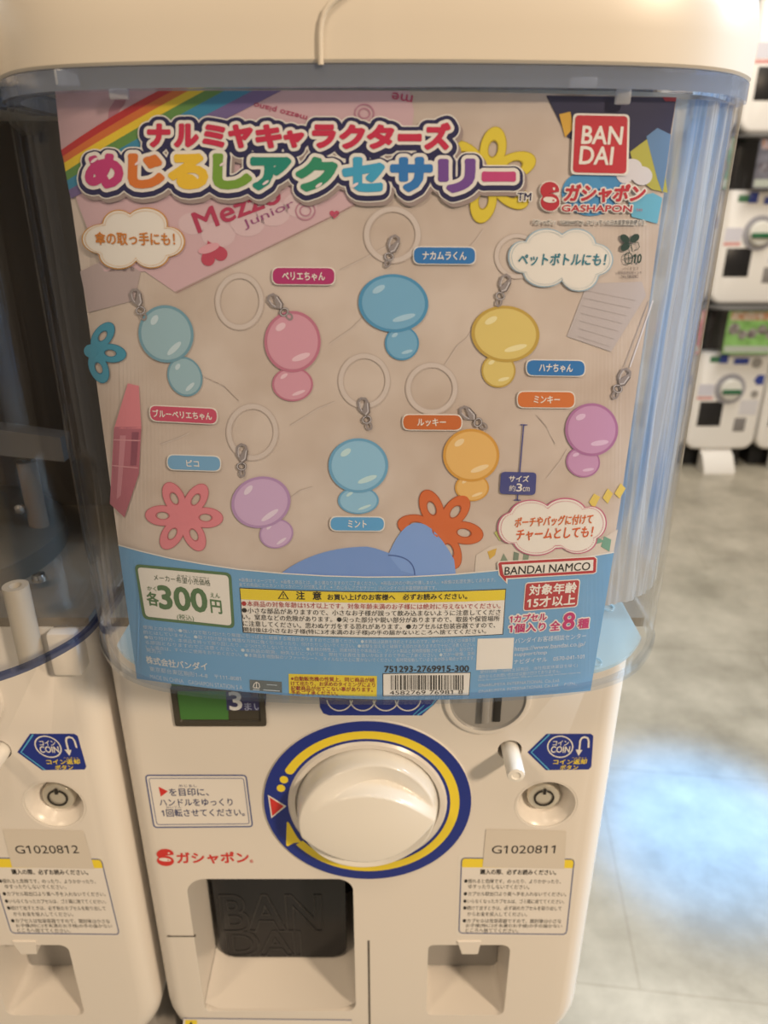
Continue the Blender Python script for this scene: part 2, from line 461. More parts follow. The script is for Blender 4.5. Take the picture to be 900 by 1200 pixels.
tag(MB().box(-2.5, 4, -2, 3.6, -.05, 0).build('floor', floor_mat()), kind='structure')
tag(MB().box(-2.5, 4, 3.35, 3.45, 0, 2.8).build('wall_back', mat('wall_paint', (.45, .40, .34), .7)), kind='structure')

# ------------------------------------------------------------------ the two capsule machines
BX0, BX1, ZB, ZT = -.1485, .1315, HC - .556, HC - .207
mach = thing('capsule_machine', ((BX0+BX1)/2, .46, 0), 'white capsule vending machine holding the large paper poster behind its bluish clear hood', 'vending machine', 'white capsule machines standing side by side')

def body():
    L = []
    for k in range(7):
        a = k/6*pi/2; ins = .013*(1 - math.sin(a)); y = PLATE + .013*(1 - math.cos(a))
        L.append([(x, y, z) for x, z in rrect(BX0+ins, BX1-ins, ZB+ins, ZT, (.05-ins, .05-ins, .003, .003), 8)])
    L.append([(x, .62, z) for x, z in rrect(BX0, BX1, ZB, ZT, (.05, .05, .003, .003), 8)])
    o = MB().loops(L).build('body', M_WHITE, mach)
    def cut(pts, y0, y1, shrink=0): return MB().loops([[(x, y0, z) for x, z in pts], [(x, y1, z) for x, z in pts]])
    C = []
    C.append(cut(rrect(-.1215, -.0190, HC-.512, HC-.387, (.004, .008, .010, .012)), PLATE-.02, .420))
    C.append(cut(rrect(.0285, .0815, HC-.516, HC-.446, (.005, .006, .006, .004)), PLATE-.02, .372))
    for px, py, R, dep in ((640, 943, .0170, .02), (597.5, 879, .0068, .03)):
        p = at(px, py, PLATE); C.append(cut([(p.x + R*math.cos(2*pi*i/40), p.z + R*math.sin(2*pi*i/40)) for i in range(40)], PLATE-.02, PLATE+dep))
    boolean(o, C)
    return o
body()
# pedestal under the machine, seams of the front
MB().box(BX0+.012, BX1-.012, .35, .61, 0, ZB+.004, .006).build('pedestal', mat('pedestal_grey', (.30, .28, .26), .5), mach)
a, b = at(432, 1102, PLATE), at(433, 1215, PLATE); sm = MB().box(a.x-.0006, a.x+.0006, PLATE-.0003, PLATE+.001, b.z, a.z); sm.build('panel_seam', M_LINE, mach)
a, b = at(193, 1097, PLATE), at(229, 1096, PLATE); sm = MB().box(BX0+.010, b.x, PLATE-.0003, PLATE+.001, a.z-.0005, a.z+.0004)
sm.build('panel_seam', M_LINE, mach)

# capsule outlet: smoked swing flap, sloping white floor
fl = MB().loops([[(x, .366 - .004*t, z) for x, z in rrect(-.1170, -.0265, HC-.5065, HC-.390, (.012, .012, .003, .003))] for t in (0, 1)])
flap = fl.build('capsule_flap', M_SMOKE, mach)
ramp = MB()
n = 10; rows = []
for i in range(n+1):
    t = i/n; y = .415 - (.415-.3285)*t; z = HC - .5055 - .0058*t**1.3
    rows.append([(-.1212, y, z + .010*max(0, 1-t*1.0)*0), (-.1125, y, z), (-.029, y, z), (-.0193, y, z)])
for r in rows: r[0] = (r[0][0], r[0][1], r[0][2]+.006); r[3] = (r[3][0], r[3][1], r[3][2]+.006)
ramp.loops(rows, False, False, closed=False).build('outlet_floor', M_WHITE, mach)
MB().box(-.1212, -.0193, .4140, .4195, HC-.511, HC-.388).build('outlet_back', M_DARK, mach)
pf = Print(surf_plane(.3617))
m_emb = mat('flap_emboss', (.10, .098, .10), .35)
class Outline: pass
def emb(body, p0, p1, h):
    V0, _ = glyph(body); lo, hi = V0.min(0), V0.max(0)
    c = bpy.data.curves.new('t', 'FONT'); c.body = body; c.resolution_u = 4; c.fill_mode = 'NONE'; c.offset = .02; c.bevel_depth = .011
    o = bpy.data.objects.new('t', c); COL.objects.link(o); bpy.context.view_layer.update()
    me = bpy.data.meshes.new_from_object(o.evaluated_get(bpy.context.evaluated_depsgraph_get()))
    V = np.array([v.co[:2] for v in me.vertices]); Fc = [tuple(p.vertices) for p in me.polygons]
    bpy.data.objects.remove(o)
    T = (V-lo)/(hi-lo); B = np.array(p0) + (np.array(p1)-np.array(p0))*T[:, :1]
    U = B - np.array([VPX, VPY]); U = U/np.linalg.norm(U, axis=1, keepdims=True)
    pf.raw(B + U*T[:, 1:]*h, Fc, m_emb, 1)
emb('BAN', (263, 1090), (377, 1090), 40)
emb('DAI', (269, 1119), (352, 1119), 27)
pf.build('embossed_lettering', flap)

# coin return tray
MB().box(.0290, .0810, .3620, .3715, HC-.515, HC-.447).build('tray_back', M_GREY, mach)
tp = at(550, 1108, PLATE-.002)
tab = MB(); L = []
for y in (PLATE-.001, PLATE+.012): L.append([(tp.x-.0075, y, tp.z+.002), (tp.x+.0075, y, tp.z+.002), (tp.x+.0060, y, tp.z-.0095), (tp.x-.0042, y, tp.z-.0095)])
tab.loops(L).build('tray_tab', M_WHITE, mach)

# return pin, lock, coin slot, counter window
p = at(597.5, 879, PLATE)
MB().lathe((p.x, PLATE+.028, p.z), [(.0066, 0)], 24, cap0=False, cap1=False).loops([[(p.x+.0067*math.cos(a), PLATE+.027, p.z+.0067*math.sin(a)) for a in np.linspace(0, 2*pi, 25)[:-1]], [(p.x+.0066*math.cos(a), PLATE+.0269, p.z+.0066*math.sin(a)) for a in np.linspace(0, 2*pi, 25)[:-1]]]).build('pin_hole', M_DARK, mach)
MB().lathe((p.x+.0006, PLATE+.02, p.z-.0012), [(.0049, 0), (.0049, .0372), (.0044, .0384), (.0026, .0388), (.0020, .0380), (.0004, .0379)], 28, cap0=True).build('return_pin', M_KNOB, mach)
p = at(640, 943, PLATE)
lockd = MB().lathe((p.x, PLATE, p.z), [(.0182, .0002), (.0172, -.0003), (.0150, -.004), (.0120, -.010), (.0085, -.0135), (.001, -.0135)], 48, cap1=True).build('lock_recess', M_WHITE, mach)
lk = MB().lathe((p.x-.0002, PLATE+.0135, p.z), [(.0096, 0), (.0096, .0070), (.0090, .0078), (.0070, .0080), (.0003, .0080)], 40).build('key_lock', mat('brushed_lock_metal', (.66, .62, .54), .3, .5, .6), mach)
kr = MB(); kc = Vector((p.x-.0002, PLATE+.0053, p.z))
kr.loops([[kc + Vector((r*math.cos(a), -.0001-h, r*math.sin(a))) for a in np.linspace(pi/2+.25, 2.5*pi-.25, 40)] for r, h in ((.0060, 0), (.0060, .0004), (.0049, .0004), (.0049, 0))], False, False, closed=False)
kr.box(kc.x-.0008, kc.x+.0008, kc.y-.0008, kc.y+.0004, kc.z+.0032, kc.z+.0068)
kr.build('key_slot', M_DARK, lk)
p = at(571.5, 818, PLATE)
cs = MB().lathe((p.x, PLATE, p.z), [(.0222, 0), (.0220, .0012), (.0206, .0016), (.0200, .0010), (.0197, .0006), (.001, .0006)], 64).build('coin_slot', [M_GREY], mach)
rg = MB().lathe((p.x, PLATE, p.z), [(.0238, 0), (.0234, .0016), (.0222, .0020), (.0206, .0018)], 64, cap1=False).build('slot_ring', M_WHITE, cs)
MB().box(p.x-.0033, p.x+.0008, PLATE-.0040, PLATE, p.z-.0145, p.z+.0145, .001).build('slot_guide', M_GREY, cs)
MB().box(p.x+.0034, p.x+.0075, PLATE-.0016, PLATE+.0005, p.z-.0150, p.z+.0150, .0005).build('slot_opening', M_DARK, cs)

q = [at(197, 806, PLATE), at(313, 850, PLATE)]
x0, x1, z1, z0 = q[0].x+.0015, q[1].x, HC-.243, at(255, 849, PLATE).z
wf = MB().loops([[(x, y, z) for x, z in rrect(x0+i, x1-i, z0+i, z1-i, .0015, 3)] for y, i in ((PLATE, 0), (PLATE-.0016, 0), (PLATE-.0016, .0028), (PLATE-.0004, .0034))], False, True)
win = wf.build('counter_window', mat('window_frame_brown', (.055, .048, .036), .35), mach)
wp = Print(surf_plane(PLATE-.0006))
wp.quad((200, 795), (266, 795), (268, 843), (205, 843), mat('counter_green', (.06, .20, .045), .4), 1)
wp.quad((264, 795), (313, 795), (311, 832), (266, 832), mat('counter_violet', (.045, .045, .15), .4), 2)
wp.text('3', (270, 831.5), (284, 831.5), 21, pm(222, 208, 190), 3, bold=.04)
wp.text('まい', (287, 832), (308, 832), 9, pm(170, 165, 175), 3)
wp.build('counter_display', win)

# turning dial: printed ring and knob
DC = Vector((at(430.8, 936, PLATE).x, PLATE, HC - .3257)); DR = .0598
def dial_surf(P, layer):
    P = np.asarray(P, float)
    return np.stack([DC.x + P[:, 0]*DR, np.full(len(P), PLATE - .0012 - layer*1.2e-4), DC.z - P[:, 1]*DR], 1)
M_BLUE = mat('print_royal_blue', (.012, .030, .26), .35, .4); M_YEL = mat('print_yellow', (.86, .68, .04), .4, .4); M_RED = mat('print_red', (.62, .035, .03), .4, .4)
M_NAVY = mat('print_navy', (.018, .035, .20), .4, .4); M_CYAN = mat('print_light_blue', (.10, .42, .72), .4); M_PW = mat('print_white', (.80, .78, .74), .4)
plate = MB().lathe((DC.x, PLATE, DC.z), [(DR+.0004, 0), (DR+.0002, .0009), (DR-.0004, .0012), (.046, .0012), (.0445, .0026), (.0418, .0026), (.0412, -.002)], 96, cap1=True).build('dial_plate', M_WHITE, mach)
dp = Print(dial_surf)
dp.ell(0, 0, 1, 1, M_BLUE, 1, 0, 96, .765)
def arc(r, a0, a1, n=80): return [(r*math.cos(a), -r*math.sin(a)) for a in np.linspace(math.radians(a0), math.radians(a1), n)]
dp.line(arc(.842, 150, -144), .088, M_YEL, 2)
dp.ell(*arc(.842, 150, 150, 1)[0], .044, .044, M_YEL, 2.4)
dp.ell(*arc(.850, 158.5, 158.5, 1)[0], .040, .045, M_YEL, 2); dp.ell(*arc(.850, 166, 166, 1)[0], .040, .045, M_YEL, 2)
dp.poly([(-.792, .225), (-.775, .225), (-.70, .42), (-.66, .49), (-.735, .50), (-.80, .545), (-.815, .53)], M_YEL, 2.4)
dp.poly([(-.955, -.125), (-.785, .02), (-.94, .175)], M_PW, 2); dp.poly([(-.940, -.095), (-.81, .02), (-.928, .145)], M_RED, 3)
dp.build('dial_print', plate)
def knob():
    R = .0405; bm = bmesh.new(); NR, NT = 60, 200; rows = []
    def h(x, y):
        r = math.hypot(x, y); e = max(0.0, 1 - max(0, r-.93)/.07)
        dome = .0145*math.sqrt(max(0, 1 - (r/1.02)**2*.55)) 
        tilt = math.radians(7); u = x*math.cos(tilt) + y*math.sin(tilt); v = -x*math.sin(tilt) + y*math.cos(tilt)
        uu = (u+.03)/.97; wd = .60*max(0.0, 1-abs(uu)**2.1) if abs(uu) < 1 else 0
        s = (abs(v+.02) - wd)/(.07 if v > 0 else .10); s = min(1, max(0, s)); s = s*s*(3-2*s)
        q = min(1, max(0, (u+.75)/1.2)); deep = .0120*q*q*(3-2*q) if v > 0 else .0070 + .0070*q
        g = dome + .0035 - deep*s*min(1, 1.6*(1.02-r)+.35)
        return g*(1 - (1-e)**2) + .0*e
    c = bm.verts.new((DC.x, PLATE-.0028-h(0, 0), DC.z))
    for i in range(1, NR+1):
        r = i/NR
        rows.append([bm.verts.new((DC.x+R*r*math.cos(2*pi*k/NT), PLATE-.0028-h(r*math.cos(2*pi*k/NT), r*math.sin(2*pi*k/NT)), DC.z+R*r*math.sin(2*pi*k/NT))) for k in range(NT)])
    rows.append([bm.verts.new((v.co.x, PLATE+.002, v.co.z)) for v in rows[-1]])
    for k in range(NT): bm.faces.new((c, rows[0][k], rows[0][(k+1) % NT]))
    for a, b in zip(rows, rows[1:]):
        for k in range(NT): bm.faces.new((a[k], b[k], b[(k+1) % NT], a[(k+1) % NT]))
    m = MB(); m.bm.free(); m.bm = bm
    return m.build('turn_knob', M_KNOB, mach, 60)
knob()

# printed stickers on the front plate
bl = M_NAVY
s = Print(surf_plate)
Q = ((170.7, 908.3), (288.3, 908.3), (296, 968.3), (180.7, 969.3))
s.quad(*Q, mat('sticker_white', (.78, .75, .72), .35), 1, 4); s.frame(*Q, 1.6, mat('print_slate_blue', (.10, .13, .30), .4), 2, 4)
s.frame((174.5, 911.8), (285.5, 911.8), (292.3, 965), (184, 966), .8, MATS['print_slate_blue'], 2, 3)
s.poly([(186, 921.5), (197, 927), (188.5, 933.2)], M_RED, 2)
sb = mat('print_ink_blue', (.045, .06, .17), .4)
s.text('を目印に、', (199, 932.5), (245, 932.3), 9, sb, 2, bold=.02)
s.text('ハンドルをゆっくり', (187.7, 944.2), (273, 943.8), 8.4, sb, 2, bold=.02)
s.text('1回転させてください。', (190.5, 956.8), (287, 956), 9, sb, 2, bold=.02)
s.text('めじるし', (210, 922), (231, 922), 3, sb, 2, bold=0); s.text('かいてん', (195, 947.2), (213, 947), 2.8, sb, 2, bold=0)
s.build('instruction_sticker', mach)
def capsule_mark(s, cx, cy, w, h, m, wm, layer, border=None):
    """round red two-lobed mark: a ring bowl below, an open lid above"""
    top = [(cx + w*.50*math.cos(a) - w*.02, cy - h*.20 + h*.30*math.sin(a)) for a in np.linspace(math.radians(52), math.radians(368), 44)] + [(cx-w*.12, cy-h*.10)]
    if border:
        s.ell(cx, cy+h*.2, w*.5+1.3, h*.30+1.3, border, layer, .0); s.ell(cx-w*.02, cy-h*.2, w*.5+1.3, h*.3+1.3, border, layer)
    s.ell(cx, cy+h*.20, w*.50, h*.30, m, layer+1, .08); s.poly(top, m, layer+1.4)
    s.poly(ellp(cx-.02*w, cy+h*.12, w*.36, h*.10, .10), wm, layer+2)
    s.ell(cx+w*.20, cy-h*.26, w*.06, h*.05, wm, layer+2); s.ell(cx+w*.17, cy+h*.14, w*.05, h*.03, m, layer+3)
s = Print(surf_plate)
capsule_mark(s, 194, 1004.5, 20, 20, M_RED, mat('sticker_white', (0, 0, 0)), 1)
s.text('ガシャポン', (208.5, 1011.6), (292, 1011), 13, M_RED, 2, bold=.045)
s.text('®', (293, 1011), (297, 1011), 4, M_RED, 2)
s.build('logo_sticker', mach)

s = Print(surf_plate)
s.poly([(372, 790), (520, 790), (515, 818), (508, 826), (494, 838.4), (386, 838.4), (379, 836), (375, 829)], M_BLUE, 1)
s.line([(516, 812), (506, 826), (489, 838)], 1.6, M_CYAN, 2); s.line([(497, 826), (484, 838)], 1.0, M_CYAN, 2)
for cx in (398, 425, 452, 478): s.line([(cx + 15*math.cos(a), 818 + 14.5*math.sin(a)) for a in np.linspace(.15, pi-.15, 16)], 1.3, M_PW, 2)
s.line([(385, 838.6), (490, 838.6)], .8, M_PW, 2)
s.build('top_logo_sticker', mach)

s = Print(surf_plate)
s.poly([(618, 881.4), (640.4, 859.7), (692, 859.7), (695.2, 862), (695.2, 865), (693, 898), (690, 901.6), (639.7, 902.4)], M_BLUE, 1)
s.line([(644, 860.2), (622.5, 881.2), (643.5, 902)], 1.6, M_CYAN, 2)
s.ell(656.4, 874.7, 15.4, 13, M_PW, 2, hole=.90)
s.text('コイン', (647.5, 873.4), (666, 873.4), 6, M_PW, 2, bold=.03); s.text('COIN', (645.2, 881.6), (667.2, 881.6), 7.3, M_PW, 2, bold=.035)
s.line([(689.5, 876), (689.8, 868), (688.5, 864.6), (685, 863.4), (681.5, 864.6), (679.8, 868), (678.6, 880)], 2.2, M_PW, 2)
s.poly([(674.5, 878), (682.5, 878.6), (677.8, 885.5)], M_PW, 2)
s.text('コイン返却', (648, 895.4), (687, 895), 5.8, M_YEL, 2, bold=.035); s.text('ボタン', (656, 901.6), (677, 901.4), 5.2, M_YEL, 2, bold=.035)
s.text('へんきゃく', (670, 889), (687, 889), 2.2, M_YEL, 2)
s.build('coin_button_sticker', mach)

s = Print(surf_plate)
Q = ((541, 1005), (673, 1006.5), (663.6, 1094.5), (537.8, 1093))
bk = mat('print_black', (.018, .017, .018), .45)
s.quad((537.5, 1002), (676, 1003.3), (666.5, 1097.5), (534, 1096), mat('sticker_film', (.76, .73, .69), .3), 0.6, 4)
s.quad(*Q, mat('sticker_white', (0, 0, 0)), 1.2, 5); s.quad((541, 1005), (673, 1006.5), (672, 1017), (540.8, 1016), M_YEL, 2, 3)
s.frame(*Q, 1.1, mat('print_slate_blue', (0, 0, 0)), 3, 5)
sx = lambda y, t: (541 + (537.8-541)*(y-1005)/89) + t*((673 + (663.6-673)*(y-1005)/89) - (541 + (537.8-541)*(y-1005)/89))
def sline(txt, y, t0, t1, h=5.4, bold=.015): s.text(txt, (sx(y, t0), y), (sx(y, t1), y+.6), h, bk, 2.2, bold=bold)
sline('購入の際、必ずお読みください。', 1024.4, .17, .85, 6.2, .025)
for txt, y, t0, t1 in (('●揺れると危険です。のったり、よりかかったり、', 1034.5, .03, .90), ('ゆすったりしないでください。', 1041, .07, .62), ('●カプセル取出口より奥へ手を入れないでください。', 1049.4, .03, .96),
                       ('●いらなくなったカプセルは、ゴミ箱に捨ててください。', 1058, .03, .95), ('●続けて出すときは、必ず前のカプセルを取り出して', 1066, .03, .93), ('からお金を投入してください。', 1073, .07, .62),
                       ('●カプセルは包装容器ですので、開封後は小さな', 1081, .03, .94), ('お子様(特に3才未満のお子様)の手の届かない', 1087, .06, .95), ('ところへ捨ててください。', 1092.2, .06, .55)): sline(txt, y, t0, t1, 5)
s.build('caution_sticker', mach)

def id_label(num, root, dx=0):
    f = surf_plane(PLATE)
    def g(P, layer):
        W = f(P, layer); W[:, 0] += dx; return W
    s = Print(g); s.quad((569.5, 971.5), (663.5, 973.5), (661, 1017.5), (565.5, 1015.5), M_TAPE, 3.4)
    o = s.build('number_label', root)
    s = Print(g); s.text(num, (576, 999.6), (650, 999.2), 9.4, bk, 4.2, bold=.0); s.build('number_lettering', o)
    return o

s = Print(surf_plate)
s.quad((215, 1193), (412, 1195), (414, 1210), (214, 1208), mat('sticker_white', (0, 0, 0)), 1); s.quad((217, 1195), (231, 1195), (231, 1206), (217, 1206), M_YEL, 2)
s.poly([(224, 1196.5), (228.5, 1204), (219.5, 1204)], bk, 3)
s.frame((215, 1193), (412, 1195), (414, 1210), (214, 1208), .9, MATS['print_slate_blue'], 2)
s.build('bottom_sticker', mach)

# clear display hood
oi = offset(PROF, .0024)
ring = [(x+HX, y) for x, y in PROF]; ringi = [(x+HX, y) for x, y in oi]
closed = ring + ringi[::-1]
def contour_solid(P, z0, z1): return MB().loops([[(x, y, z0) for x, y in P], [(x, y, z1) for x, y in P]])
hood = contour_solid(closed, Z_RIM, Z_TOP).build('display_hood', M_HOOD, mach, 50)
ro = [(x+HX, y) for x, y in offset(PROF, -.0010)]; ri = [(x+HX, y) for x, y in offset(PROF, .0028)]
rim = MB(); rp = ro + ri[::-1]
rim.loops([[(x, y, Z_RIM-.0012) for x, y in rp], [(x, y, Z_RIM+.0014) for x, y in rp]]).build('hood_rim', M_RIM, hood, 50)
fo = [(x+HX, y) for x, y in offset(PROF, -.0010)]; fi = [(x+HX, y) for x, y in offset(PROF, .0050)]
fp = fo + fi[::-1]
MB().loops([[(x, y, HC+.0292) for x, y in fp], [(x, y, HC+.0302) for x, y in fp], [(x, y, HC+.0352) for x, y in fp]]).build('hood_flange', M_FLANGE, hood, 50)
def clip(px0, px1, py0, py1, nm='poster_clip'):
    xm = at((px0+px1)/2, (py0+py1)/2, .27).x; y = float(np.interp(xm-HX, [p[0] for p in PROF], [p[1] for p in PROF]))
    a, b = at(px0, py1, y), at(px1, py0, y)
    MB().box(a.x, b.x, y+.0006, y+.0030, a.z, b.z, .0006).build(nm, M_CLIP, hood)
for c in ((64, 88, 80, 100), (127, 148, 103, 116), (668, 702, 89, 103), (722, 742, 104, 122)): clip(*c)

# lid (top cover) above the hood, with a cord running down its front
def cover():
    L = []
    for z, ins in ((HC+.0355, .0006), (HC+.0357, -.0005), (HC+.0366, -.0012), (HC+.0455, -.0012), (HC+.0530, -.0011), (HC+.060, .0004), (HC+.066, .0034), (HC+.072, .009), (HC+.077, .018), (HC+.080, .03)):
        P = [(x+HX, y) for x, y in offset(PROF, ins)]
        P = [p for p in P if p[1] < .35] 
        L.append([(x, y, z) for x, y in P] + [(P[-1][0], .60, z), (P[0][0], .60, z)])
    n = min(len(l) for l in L)
    if any(len(l) != n for l in L):
        R = []
        for l in L:
            A = l[:-2]; k = np.linspace(0, len(A)-1, 90); A = [tuple(np.array(A[int(i)])*(1-(i % 1)) + np.array(A[min(int(i)+1, len(A)-1)])*(i % 1)) for i in k]; R.append(A + l[-2:])
        L = R
    return MB().loops(L).build('top_cover', M_WHITE2, mach, 30)
cv = cover()
def capfront(px, py, e=0): return at(px, py, .2625 + e)
def cy(z):
    return float(np.interp(z-HC, [.0355, .0455, .053, .060, .066, .072], [.2638, .2638, .2639, .2654, .2684, .274]))
cord = []
for px, py in ((376, 76), (375.5, 55), (375.5, 38), (377, 25), (381, 13), (388, 4), (398, -4), (412, -12)):
    y = .263
    for _ in range(6): y = cy(at(px, py, y).z)
    p = at(px, py, y-.0003); cord.append(p)
MB().tube(cord, .0009, 10).build('cover_cord', M_WHITE2, cv)

# inside the hood: dark hopper, floor, pale floor plate, added blue sheet at the right for the aisle's reflection
hp = MB(); x0, x1 = HX-.137, HX+.137
hp.box(x0, x1, .475, .48, Z_RIM, Z_TOP); hp.box(x0, x0+.002, .415, .475, Z_RIM, Z_TOP); hp.box(x1-.002, x1, .415, .475, Z_RIM, Z_TOP)
hp.build('hopper', M_HOPPER, mach)
MB().box(x0, x1, .3275, .475, Z_RIM-.0012, Z_RIM+.004).build('hopper_floor', M_TRAYIN, mach)
MB().box(BX0+.004, BX1-.004, .484, .60, ZT-.002, Z_TOP+.002, .004).build('rear_housing', M_WHITE2, mach)

# copy the machine: the neighbour on the left
def copy_tree(o, parent=None):
    c = o.copy(); COL.objects.link(c)
    if parent: c.parent = parent
    for ch in list(o.children): copy_tree(ch, c)
    return c
PITCHX = .285
left = copy_tree(mach); left.location.x -= PITCHX
for o in left.children_recursive:
    if o.name.startswith('hood_rim'): o.data = o.data.copy(); o.data.materials[0] = M_RIMD
left['label'] = 'white capsule vending machine at the left edge with an empty dark hood'
id_label('G1020811', mach)
id_label('G1020812', left, -PITCHX)
# what only the right machine shows
fpz = Z_RIM + .0035
P = [(x+HX, y) for x, y in offset(PROF, .0045) if y < .36]
P = [p for p in P if p[0] < .126] 
P = [(max(-.128, p[0]), p[1]) for p in P] + [(.1262, .362), (-.128, .362)]
o = MB().loops([[(x, y, fpz) for x, y in P], [(x, y, fpz+.0018) for x, y in P]]).build('floor_plate', M_FLOORP, mach)
for px, py in ((712, 712), (697, 776)):
    d = ray([(px, py)])[0]; k = (fpz+.002-HC)/d[2]; c = Vector((d[0]*k, d[1]*k, fpz+.0019))
    st = MB().lathe(c, [(.0035, 0), (.0035, .0009), (.0029, .0009), (.0029, 0)], 24, axis=(0, 0, 1), cap1=False)
    st.build('plate_stud', M_FLOORP, o)
def refl_sheet():  # added sheet; its wrinkles stand in for streaks of reflected aisle light
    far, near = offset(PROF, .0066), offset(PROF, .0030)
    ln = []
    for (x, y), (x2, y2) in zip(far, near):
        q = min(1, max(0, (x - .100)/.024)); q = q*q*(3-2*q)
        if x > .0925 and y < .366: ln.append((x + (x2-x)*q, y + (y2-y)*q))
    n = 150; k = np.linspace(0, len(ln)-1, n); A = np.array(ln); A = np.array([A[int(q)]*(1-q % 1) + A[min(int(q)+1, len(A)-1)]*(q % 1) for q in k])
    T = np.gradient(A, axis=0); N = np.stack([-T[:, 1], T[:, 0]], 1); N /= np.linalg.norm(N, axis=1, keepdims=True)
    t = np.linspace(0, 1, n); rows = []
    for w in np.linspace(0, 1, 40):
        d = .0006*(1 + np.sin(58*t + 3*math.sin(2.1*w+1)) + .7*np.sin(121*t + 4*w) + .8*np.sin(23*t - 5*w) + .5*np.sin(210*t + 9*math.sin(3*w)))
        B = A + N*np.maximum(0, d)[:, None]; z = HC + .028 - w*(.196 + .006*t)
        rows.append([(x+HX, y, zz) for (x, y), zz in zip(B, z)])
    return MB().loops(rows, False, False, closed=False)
def refl_sheet_mat():
    m = M_REFL; nt = m.node_tree
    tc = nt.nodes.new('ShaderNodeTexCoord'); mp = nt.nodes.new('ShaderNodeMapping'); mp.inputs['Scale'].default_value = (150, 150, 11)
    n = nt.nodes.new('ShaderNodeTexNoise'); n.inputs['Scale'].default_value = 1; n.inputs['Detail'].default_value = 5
    r = nt.nodes.new('ShaderNodeValToRGB'); e = r.color_ramp.elements; e[0].position = .36; e[1].position = .56; e[0].color = (.36, .58, .95, 1); e[1].color = (.90, .95, 1, 1)  # blue and white streaks paint the aisle's reflection into the colour
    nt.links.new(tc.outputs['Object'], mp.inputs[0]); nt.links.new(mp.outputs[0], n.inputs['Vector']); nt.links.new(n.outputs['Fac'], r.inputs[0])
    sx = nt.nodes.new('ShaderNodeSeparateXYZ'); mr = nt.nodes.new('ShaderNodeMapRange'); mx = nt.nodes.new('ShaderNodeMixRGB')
    mr.inputs['From Min'].default_value = HC - .125; mr.inputs['From Max'].default_value = HC - .155     # the painted blue reflection on the film ends here
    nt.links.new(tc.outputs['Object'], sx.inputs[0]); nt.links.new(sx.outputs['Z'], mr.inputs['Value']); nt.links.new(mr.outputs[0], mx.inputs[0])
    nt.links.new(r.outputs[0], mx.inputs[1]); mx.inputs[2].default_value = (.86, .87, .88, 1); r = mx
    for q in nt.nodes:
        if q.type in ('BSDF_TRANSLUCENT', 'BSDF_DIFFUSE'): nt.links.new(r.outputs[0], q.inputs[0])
refl_sheet_mat()
refl_sheet().build('hood_reflection_sheet', M_REFL, mach, 80)
# what only the left machine shows: the capsule mechanism behind the clear hood
lx = -PITCHX
mb = MB()
def pt(px, py, Y): return at(px, py, Y)
a, b = pt(-40, 512, .40), pt(80, 524, .40)
br = MB(); br.loops([[(x, y, z) for x, z in ((a.x, a.z+.010), (b.x, b.z+.008), (b.x, b.z-.006), (a.x, a.z-.006))] for y in (.392, .405)]).build('mechanism_bracket', mat('bracket_grey_plastic', (.20, .19, .185), .4), left)
def post(px0, py0, px1, py1, Y, r, nm, m):
    a, b = pt(px0, py0, Y), pt(px1, py1, Y)
    MB().lathe((b.x, Y, b.z), [(r*1.05, 0), (r, .002), (r, a.z-b.z), (r*.5, a.z-b.z), (r*.45, a.z-b.z-.003), (r*.01, a.z-b.z-.003)], 24, axis=(0, 0, 1)).build(nm, m, left)
post(40, 540, 52, 645, .405, .0055, 'mechanism_post', mat('post_brown_plastic', (.24, .18, .13), .5))
post(25, 686, 38, 775, .3212, .0062, 'front_post', mat('post_beige_plastic', (.46, .42, .36), .4))
a = pt(20, 690, .375)
MB().lathe((a.x-.062, .40, Z_RIM+.004), [(.078, 0), (.078, .012), (.074, .016), (.05, .020), (.02, .022), (.001, .022)], 64, axis=(0, 0, 1)).build('capsule_wheel', mat('wheel_brown_plastic', (.09, .076, .06), .4), left)
a = pt(45, 672, .36)
MB().lathe((a.x, a.y, a.z-.004), [(.004, 0), (.004, .002), (.0032, .0038), (.0015, .0045), (.0002, .0046)], 20, axis=(0, 0, 1)).build('screw', M_METAL, left)
a = pt(24, 596, .40)
MB().lathe((a.x, a.y, a.z), [(.003, 0), (.003, .002), (.0015, .0035), (.0002, .0036)], 20, axis=(0, -1, 0)).build('screw', M_METAL, left)
a, b = pt(62, 752, .3275), pt(104, 784, .3275)
MB().box(a.x, -.157, .3205, .333, b.z, Z_RIM-.0015, .002).build('hood_bracket', M_WHITE, left)

# ------------------------------------------------------------------ the poster inside the hood
poster = thing('product_poster', (HX, .28, Z_RIM), 'curved paper poster for colourful key charms with a rainbow title, standing inside the clear hood', 'poster')
ST = 4.5
W_ = pm(222, 208, 188)
def PR(): return Print(surf_poster, ST)
NV = pm(38, 36, 72)
m_paper = mat('paper_plaster_print', ink(186, 162, 140), .5, .25, noise=(ink(202, 180, 159), 34, 7))
s = PR()
top = qbez((64.5, 106.5), (430, 106), (793, 114)); rt = [(760, 360), (727, 590)]; bot = qbez((691.5, 808), (430, 818), (161, 794)); lf = [(139, 640), (104, 380)]
s.poly(top + rt + bot + lf, m_paper, 0)
paper = s.build('paper_sheet', poster)
s = PR()
s.poly(qbez((72, 176), (130, 146), (188, 106.5)) + [(480, 106.5), (485, 130), (478, 205), (395, 250), (205, 342), (170, 318), (122, 318), (92, 240)], pm(200, 160, 156), 1)
s.poly([(64.8, 107), (188, 106.5), (130, 143), (72, 176)], pm(190, 150, 146), 1)
s.poly([(94, 318), (132, 300), (165, 318), (158, 352), (104, 366)], pm(176, 152, 142), 1)
s.line([(207, 343), (395, 251), (480, 207)], 1.0, pm(160, 118, 112), 2)
for (cx, cy_, r) in ((256, 275, 20), (226, 262, 17), (290, 262, 20), (320, 250, 20), (352, 240, 20)): s.ell(cx, cy_, r, r*.75, pm(206, 172, 166), 1.4)
